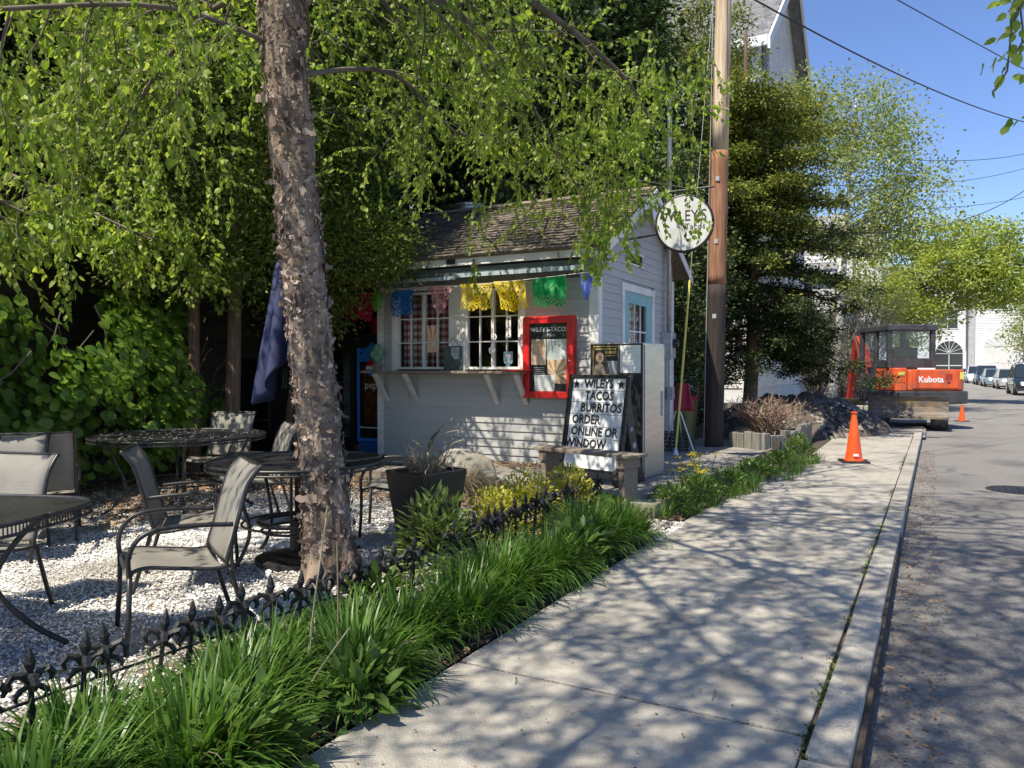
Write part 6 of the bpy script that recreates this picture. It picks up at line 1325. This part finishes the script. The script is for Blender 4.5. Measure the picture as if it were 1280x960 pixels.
# hemlock right of the pole: layered tiers, dark below and bronze green above
hx, hy = -3.55, 17.6
t = thing('hemlock_tree', 'wide layered evergreen right of the utility pole, bronze green above and dark below', 'tree', (hx,hy,0))
b = MB(); b.tube([(.1*math.sin(i*.5), 0, -.1+.9*i) for i in range(11)], [.17-.014*i for i in range(11)], 10); b.build('trunk', M['cedarbark'], t, smooth=True)
Cs = []; b = MB()
for k in range(84):
    f = (k + rg.uniform())/84; z = 1.95 + 5.4*f; L = (2.3 - 1.1*f**2)*rg.uniform(.6, 1.15); a = k*2.4 + rg.normal(0,.3); d = Vector((math.cos(a), math.sin(a), 0)); up_ = .05 + .38*f - .1*(1-f)
    pts = [Vector((0,0,z-.2))]
    for j in range(1, 7): tt = j/6; pts.append(Vector((d.x*L*tt, d.y*L*tt, z - .2 + L*up_*tt - .35*L*tt*tt*(1-f*.6)))); 
    b.tube(pts, [.04*(1-.8*j/6)*(1-.4*f) + .004 for j in range(7)], 5, cap=False); s_ = Vector((-d.y, d.x, 0))
    for j in range(2, 7):
        for q in range(3): Cs.append(pts[j] + s_*rg.normal(0, .22*(1 + .3*j/6)) + Vector((0,0,rg.normal(0,.05))) + d*rg.normal(0,.1))
b.build('branch', M['cedarbark'], t, smooth=True)
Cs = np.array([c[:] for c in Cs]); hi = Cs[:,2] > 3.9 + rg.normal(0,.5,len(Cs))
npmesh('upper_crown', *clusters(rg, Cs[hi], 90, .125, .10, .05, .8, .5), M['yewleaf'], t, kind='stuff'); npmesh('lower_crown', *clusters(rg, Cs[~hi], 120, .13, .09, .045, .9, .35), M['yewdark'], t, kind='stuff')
crown('golden_cypress', 'bronze green evergreen behind the pole in front of the tall house roof', (-5.0,19.3,0), 9.4, .14, 'yewleaf', cone_shell(270, 3.0, 10.4, 1.7, .8, inner=.3), 110, .16, .10, .05, flat=.7)
crown('dark_yew', 'dark evergreen shrub filling the shade between the hut and the pole', (-4.3,13.8,0), 5, .09, 'darkleaf', cone_shell(330, .5, 5.2, 1.15, .5, inner=.3), 90, .17, .08, .042, flat=.8, kindtree='shrub')
# pale green aspen, maple, bare shrubs, far trees
crown('pale_aspen', 'airy pale green tree with white limbs in front of the blue sky', (-3.0,28.5,0), 11.5, .16, 'aspenleaf', np.concatenate([ball(90, (.5,0,7.4), (2.5,2.4,2.6)), ball(50, (1.0,0,9.6), (1.8,1.8,1.5)), ball(36, (2.3,0,6.8), (1.5,1.5,1.5)), ball(20, (-1.0,0,10.3), (1.4,1.4,1.0))]), 95, .32, .12, .08, bark='palebark', flat=.9, lean=(.8,0))
crown('yellow_maple', 'spreading yellow green maple beyond the excavator, leaning over the street', (-1.6,37.5,0), 8.0, .2, 'mapleleaf', np.concatenate([ball(150, (1.3,0,4.9), (3.6,3.0,1.9)), ball(90, (2.8,0,5.3), (2.6,2.2,1.6)), ball(40, (4.4,0,4.9), (1.7,1.4,.9)), ball(36, (3.4,0,6.8), (1.5,1.2,.9)), ball(36, (1.4,0,7.0), (1.6,1.4,1.0)), ball(20, (5.6,0,5.6), (1.0,.9,.6))]), 85, .22, .15, .09, bark='twig', flat=.6, lean=(1.2,0), trunk_top=5)
def twigshrub(name, lab, base, H, W_, n_, m='bareshrub', leaves_n=2600, ls=.05):
    t = thing(name, lab, 'shrub', base); b = MB(); pts_all = []
    for k in range(n_):
        a = rg.uniform(0,6.28); f = math.sqrt(rg.uniform(0,1)); e_ = Vector((W_*f*math.cos(a), W_*f*math.sin(a), H*rg.uniform(.55,1)*(1-.3*f))); p0 = Vector(rg.normal(0,.08,3)); p0.z = 0; mid = p0.lerp(e_, .5) + Vector((rg.normal(0,.1),rg.normal(0,.1),H*.12)); q = smooth_path([p0,mid,e_],4); b.tube(q, [.014-.0014*j for j in range(len(q))], 4, cap=False)
        for j in range(5): s0 = q[min(len(q)-1, 3+j)]; e2 = s0 + Vector(rg.normal(0,1,3)).normalized()*H*.14 + Vector((0,0,H*.08)); b.tube([s0, s0.lerp(e2,.5)+Vector(rg.normal(0,.01,3)), e2], [.006,.004,.002], 3, cap=False); pts_all += [e2, s0.lerp(e2,.6)]
    b.build('stems', M['twig'], t)
    if leaves_n: C = np.array([p[:] for p in pts_all]); C = C[rg.choice(len(C), leaves_n//10)]; npmesh('leaves', *clusters(rg, C, 10, H*.035, ls, ls*.6), M[m], t, kind='stuff')
    return t
twigshrub('bare_shrub', 'pale twiggy shrub in front of the columned house left of the excavator', (-3.2,26.5,-.05), 3.6, 1.3, 70, leaves_n=9000, ls=.06)
twigshrub('bare_shrub', 'tall greyish bare shrub just above the excavator boom', (-2.35,33.0,-.05), 6.0, 1.9, 90, leaves_n=9000, ls=.07)
twigshrub('bare_shrub', 'low pale shrub with whitish buds at the foot of the columned house', (-2.6,30,-.05), 2.0, 1.1, 50, leaves_n=6000, ls=.06)
t = twigshrub('dry_shrub', 'dry reddish brown spiky shrub in the timber planter', (-2.45,13.6,.22), .85, .75, 110, leaves_n=700, ls=.035)
for ch_ in t.children:
    if ch_.name.startswith('stems'): ch_.data.materials.clear(); ch_.data.materials.append(mat('russet_stem', (.20,.12,.08), (.34,.24,.18), .8, 9))
for nm, lab, x, y, h, r_, m_ in (('far_green_tree','green tree between the white building and the far utility pole',11.0,106,11,3.2,'aspenleaf'),('far_dark_tree','darker tree right behind the white building corner',10.8,116,10,3.0,'cedarleaf'),('maroon_tree','maroon leaved small tree at the right picture edge',11.4,98,5.2,1.7,'maroonleaf'),('far_pale_tree','pale tree above the far utility pole',13.8,125,15,4,'mapleleaf')):
    crown(nm, lab, (x,y,0), h, .25, m_, ball(260, (0,0,h*.58), (r_,r_,h*.40)), 26, .45, .28, .2, bark='twig')
for i, (x, y, h, r_) in enumerate(((-12,62,12,5),(-7,70,11,4.5),(-2.5,76,10,3.6),(15,75,10,4),(17,60,10,4),(19,90,12,5))):
    crown('street_tree', ['broad tree behind the columned house','tree filling the gap behind the maple','tree beyond the maple left of the white building','tree on the far side of the street outside the frame','tree opposite the excavator outside the frame','tree far along the opposite side outside the frame'][i], (x,y,0), h, .3, 'aspenleaf', ball(240, (0,0,h*.6), (r_,r_,h*.38)), 26, .5, .3, .2, bark='twig')
# ------------------------------------------------------------------ leafy vine hedge on the shed
t = thing('vine_hedge', 'dense hedge of rounded heart shaped leaves growing against the brown shed', 'hedge', (0,0,0))
n = 6800; u_ = rg.uniform(0, 1, n); a_ = np.array([-7.05,2.2]); c_ = np.array([-8.75,7.5]); zz = rg.uniform(.05, 1, n)**.9*2.75
bulge = .32*np.sin(u_*9 + zz*1.4) + .2*np.sin(u_*23 - zz*2.7) - .22*(zz - 1.2)**2*.5; keepz = zz < 2.15 + .45*np.sin(u_*7+1) + .25*np.sin(u_*19)
xy = a_ + (c_-a_)*u_[:,None]; nrm = np.array([5.3,1.7])/5.57; xy = xy + nrm*(bulge + rg.uniform(-.35, .12, n))[:,None]
P = np.column_stack([xy, zz])[keepz]; n = len(P)
D = unit(np.column_stack([rg.normal(0,.5,n), rg.normal(0,.5,n), -np.ones(n)])); N3 = unit(np.array([nrm[0],nrm[1],.35]) + rdir(rg, n)*.55)
def round_leaves(P, D, Nn, L, k=9):
    D = unit(D - Nn*(D*Nn).sum(1,keepdims=True)); S = np.cross(D, Nn); n = len(P); vs = [P + D*L[:,None]*.5 - Nn*L[:,None]*.05]
    for j in range(k):
        a = 2*np.pi*j/k; r_ = .5*(1 + .18*math.cos(a)) * (.62 if j == k//2 + 10 else 1); ca, sa = math.cos(a)*r_ + .5, math.sin(a)*r_*1.02; vs.append(P + D*(L*ca)[:,None] + S*(L*sa)[:,None] + Nn*(L*.07*math.cos(2*a))[:,None])
    V = np.stack(vs, 1).reshape(-1,3); i = np.arange(n)[:,None,None]*(k+1); F = (i + np.array([[0,1+j,1+(j+1)%k] for j in range(k)])[None]).reshape(-1,3); return V, F
L_ = rg.uniform(.075,.135,n)
order = np.argsort(np.linalg.norm(P - np.array([0,0,1.4]), axis=1) - 3*(P @ np.array([nrm[0],nrm[1],0])) )
big = order[:260]; rest = order[260:]
npmesh('foliage', *round_leaves(P[rest], D[rest], N3[rest], L_[rest]), M['vineleaf'], t, kind='stuff')
one = round_leaves(np.zeros((1,3)), np.array([[0,0,-1.]]), np.array([[0,-1.,0]]), np.array([1.])); lf = npmesh('leaf', *one, M['vineleaf'], t); lme = lf.data; bpy.data.objects.remove(lf)
for i in big: 
    link('leaf', lme, t, tuple(P[i]), (rg.normal(0,.35), rg.normal(0,.35), math.atan2(nrm[1],nrm[0])+math.pi/2+rg.normal(0,.5)), (L_[i],)*3)
b = MB()
for k in range(46):
    f = rg.uniform(); x, y = a_ + (c_-a_)*f; pts = [Vector((x-.42,y-.1,0))]; d = Vector((0,0,1))
    for j in range(7): d = (d + Vector(rg.normal(0,.3,3))).normalized(); pts.append(pts[-1] + Vector((d.x*.1, d.y*.25, abs(d.z)*.33)))
    b.tube(pts, .008, 4)
b.build('stems', M['twig'], t)
crown('added_shade_tree', 'unseen leafy tree added outside the frame at far left to shade the hedge and courtyard', (-10.6,.4,0), 9, .14, 'birchleaf', ball(220, (0,0,5.6), (1.9,1.9,2.0)), 60, .28, .10, .07, bark='twig', flat=.8)  # unseen tree, added to cast shade on the hedge
# lit branches with leaves over the hedge
t = thing('overhanging_branch', 'sunlit leafy branches reaching over the top of the leafy hedge at left', 'branch', (0,0,0)); lm = MB(); tips = []
for pts in ([(-8.2,3.0,3.4),(-7.4,3.6,3.0),(-6.8,4.2,2.6)], [(-8.8,4.8,3.5),(-7.9,5.0,3.1),(-7.2,5.3,2.75)], [(-8.8,6.0,3.4),(-8.0,6.0,3.0),(-7.4,6.1,2.5)], [(-8.0,2.6,3.3),(-7.0,2.9,2.9),(-6.3,3.3,2.5)]): limb(pts, .02, 18, (.45,.8))
lm.build('stem', M['twig'], t); P, D = tip_points(tips, rg, .032); npmesh('leaves', *leafed(P, D, .085), M['birchleaf'], t, kind='stuff')
# ------------------------------------------------------------------ bed plants
G = 'daylily clumps along the iron fence'
lil = [(-2.36,1.30,.56),(-2.2,1.75,.62),(-2.42,2.15,.54),(-2.24,2.65,.57),(-2.34,3.15,.50),(-2.24,3.55,.56),(-2.33,4.05,.66),(-2.25,4.6,.60),(-2.3,5.35,.68),(-2.2,5.85,.64),(-2.42,5.75,.56),(-2.6,1.62,.50),(-2.62,2.5,.46),(-2.6,2.98,.44)]
lab = ['daylily clump cut by the lower left picture edge','daylily clump with broad lit blades at the bottom left','daylily clump tight against the fence below the nearest chair','daylily clump in front of the fence left of the birch foot','daylily clump just below the birch trunk','tall daylily clump right of the birch foot','widest daylily clump spilling over the sidewalk at mid bed','daylily clump beside the gap of broad leaves','big far daylily clump arching over the sidewalk','farthest daylily clump at the gravel patch','small daylily clump behind the farthest one by the fence','small daylily clump pressed to the fence at the lower left','low daylily tuft growing through the fence below the nearest chair','low daylily tuft by the fence just left of the birch foot']
for (x, y, L), lb in zip(lil, lab):
    o = npmesh('daylily_clump', *cat(blades(rg, 560, (0,0,-.01), .22, L*.66, .017, (.4,1.7), 1.15, 6), blades(rg, 60, (0,0,-.01), .12, L*.66, .02, (.05,.6), .9, 6)), M['lily']); o.location = (x,y,0); tag(o, lb, 'daylily', G); npmesh('dead_blades', *blades(rg, 22, (0,0,-.01), .22, L*.6, .011, (.8,1.9), 1.3, 5), M['dry'], o)
def leafy(name, lab, cat_, c, r_, h, n_, L, W, m, flat=1, stems=14, group=None):
    t = thing(name, lab, cat_, (c[0],c[1],c[2] if len(c) > 2 else 0), 0, group); d = rdir(rg, n_); d[:,2] = np.abs(d[:,2]); q = rg.uniform(.35,1,n_)**.6; P = d*q[:,None]*np.array([r_,r_,h]) + [0,0,.02]
    npmesh('leaves', *leaves(rg, P, unit(d + rdir(rg,n_)*.6), unit(np.array([0,0,1.]) + rdir(rg,n_)*.5), L*rg.uniform(.6,1.2,n_), W*rg.uniform(.7,1.2,n_), .15, L > .05), M[m], t, kind='stuff'); b = MB()
    for k in range(stems): e_ = Vector(P[rg.integers(n_)]); b.tube([(0,0,0), tuple(e_*.5 + Vector((0,0,.05))), tuple(e_)], .004, 4)
    b.build('stems', M['moss'] if m != 'gold_leaf' else M['twig'], t); return t
leafy('peony_plant', 'pale green peony-like plant behind the fence in front of the black planter', 'plant', (-2.98,4.38), .30, .52, 620, .11, .03, 'peony')
leafy('golden_shrub', 'golden leaved low shrub nearest, right of the black planter', 'shrub', (-3.02,5.25), .30, .44, 1700, .042, .022, 'gold_leaf', group='golden shrubs behind the fence')
leafy('golden_shrub', 'golden leaved shrub in the middle beside the bench leg', 'shrub', (-3.05,5.85), .34, .50, 2100, .042, .022, 'gold_leaf', group='golden shrubs behind the fence')
leafy('golden_shrub', 'golden leaved shrub farthest, in front of the bench right leg', 'shrub', (-2.9,6.4), .30, .50, 1900, .042, .022, 'gold_leaf', group='golden shrubs behind the fence')
for (x, y, r_, h, lb) in ((-2.12,1.9,.24,.22,'broad leaved weeds at the bottom edge of the bed beside the sidewalk'),(-2.05,2.45,.20,.20,'broad leaved weeds between the daylilies and the sidewalk'),(-2.16,4.95,.24,.30,'broad green leaves filling the gap between two far daylily clumps'),(-2.75,3.45,.2,.22,'broad leaved plant at the foot of the birch')):
    leafy('broad_leaf_plant', lb, 'plant', (x,y), r_, h, 170, .10, .05, 'broad', group='broad leaved weeds in the bed')
for (x, y, r_, h, lb) in ((-2.2,7.35,.26,.22,'leafy green weeds at the near deck corner'),(-2.12,7.95,.26,.26,'leafy green weeds under the yellow flowers'),(-2.0,8.8,.26,.24,'green weeds against the deck edge beyond the flowers'),(-1.92,9.9,.26,.24,'low green weeds farther along the deck edge'),(-1.78,11.0,.28,.24,'spreading green weeds before the timber planter'),(-1.68,12.0,.24,.42,'tall green weeds at the timber planter corner'),(-2.75,6.85,.25,.16,'low grassy weeds in front of the bench')):
    leafy('leafy_weed', lb, 'weed', (x,y), r_, h, 520, .075, .028, 'broad', group='green weeds along the deck edge')
v = cat(*[blades(rg, 70, (x,y,0), .09, .22, .006, (.2,1.2), 1.0, 4) for x, y in [(-2.05+rg.normal(0,.10)+.03*k, 6.9+k*.28) for k in range(20)] + [(-2.4-.25*k+rg.normal(0,.05), 6.75+.04*k) for k in range(6)]]); tag(npmesh('edge_grass', *v, M['lily'], kind='stuff'), 'thin grass tufts along the deck edge', 'grass')
def flowers(name, lab, c, n_, h, spread):
    t = thing(name, lab, 'flowers', c); b = MB(); heads = []
    for k in range(n_): x, y = rg.normal(0,spread,2); z = h*rg.uniform(.6,1.05); b.tube([(x*.5,y*.5,0),(x*.8,y*.8,z*.6),(x,y,z)], .003, 4); heads.append((x,y,z))
    b.build('stems', M['broad'], t); npmesh('flower_heads', *clusters(rg, np.array(heads), 26, .018, .022, .014, 1.2, .4), M['flower'], t, kind='stuff')
    npmesh('leaves', *clusters(rg, np.array(heads)*[.8,.8,.6], 14, .05, .05, .014, .6, 1.4), M['broad'], t, kind='stuff')
flowers('yellow_flowers', 'upright yellow flower heads at the deck edge beside the sidewalk', (-2.22,8.15,0), 20, .48, .10)
flowers('dandelions', 'a few yellow dandelion flowers in the weeds near the timber planter', (-1.62,12.1,0), 4, .34, .10)
b = MB()
for x, y, dx, dy, h in ((-2.35,2.45,.05,.1,.8),(-2.38,2.5,.1,.02,.75),(-2.3,2.6,-.08,.1,.6),(-2.2,2.2,.15,.2,.35)): b.tube(smooth_path([(x,y,0),(x+dx*.4,y+dy*.5,h*.5),(x+dx,y+dy,h)],4), .0032, 5)
tag(b.build('dry_stalks', M['dry'], None), 'thin dry reddish stalks standing in the daylilies below the birch', 'stalks')
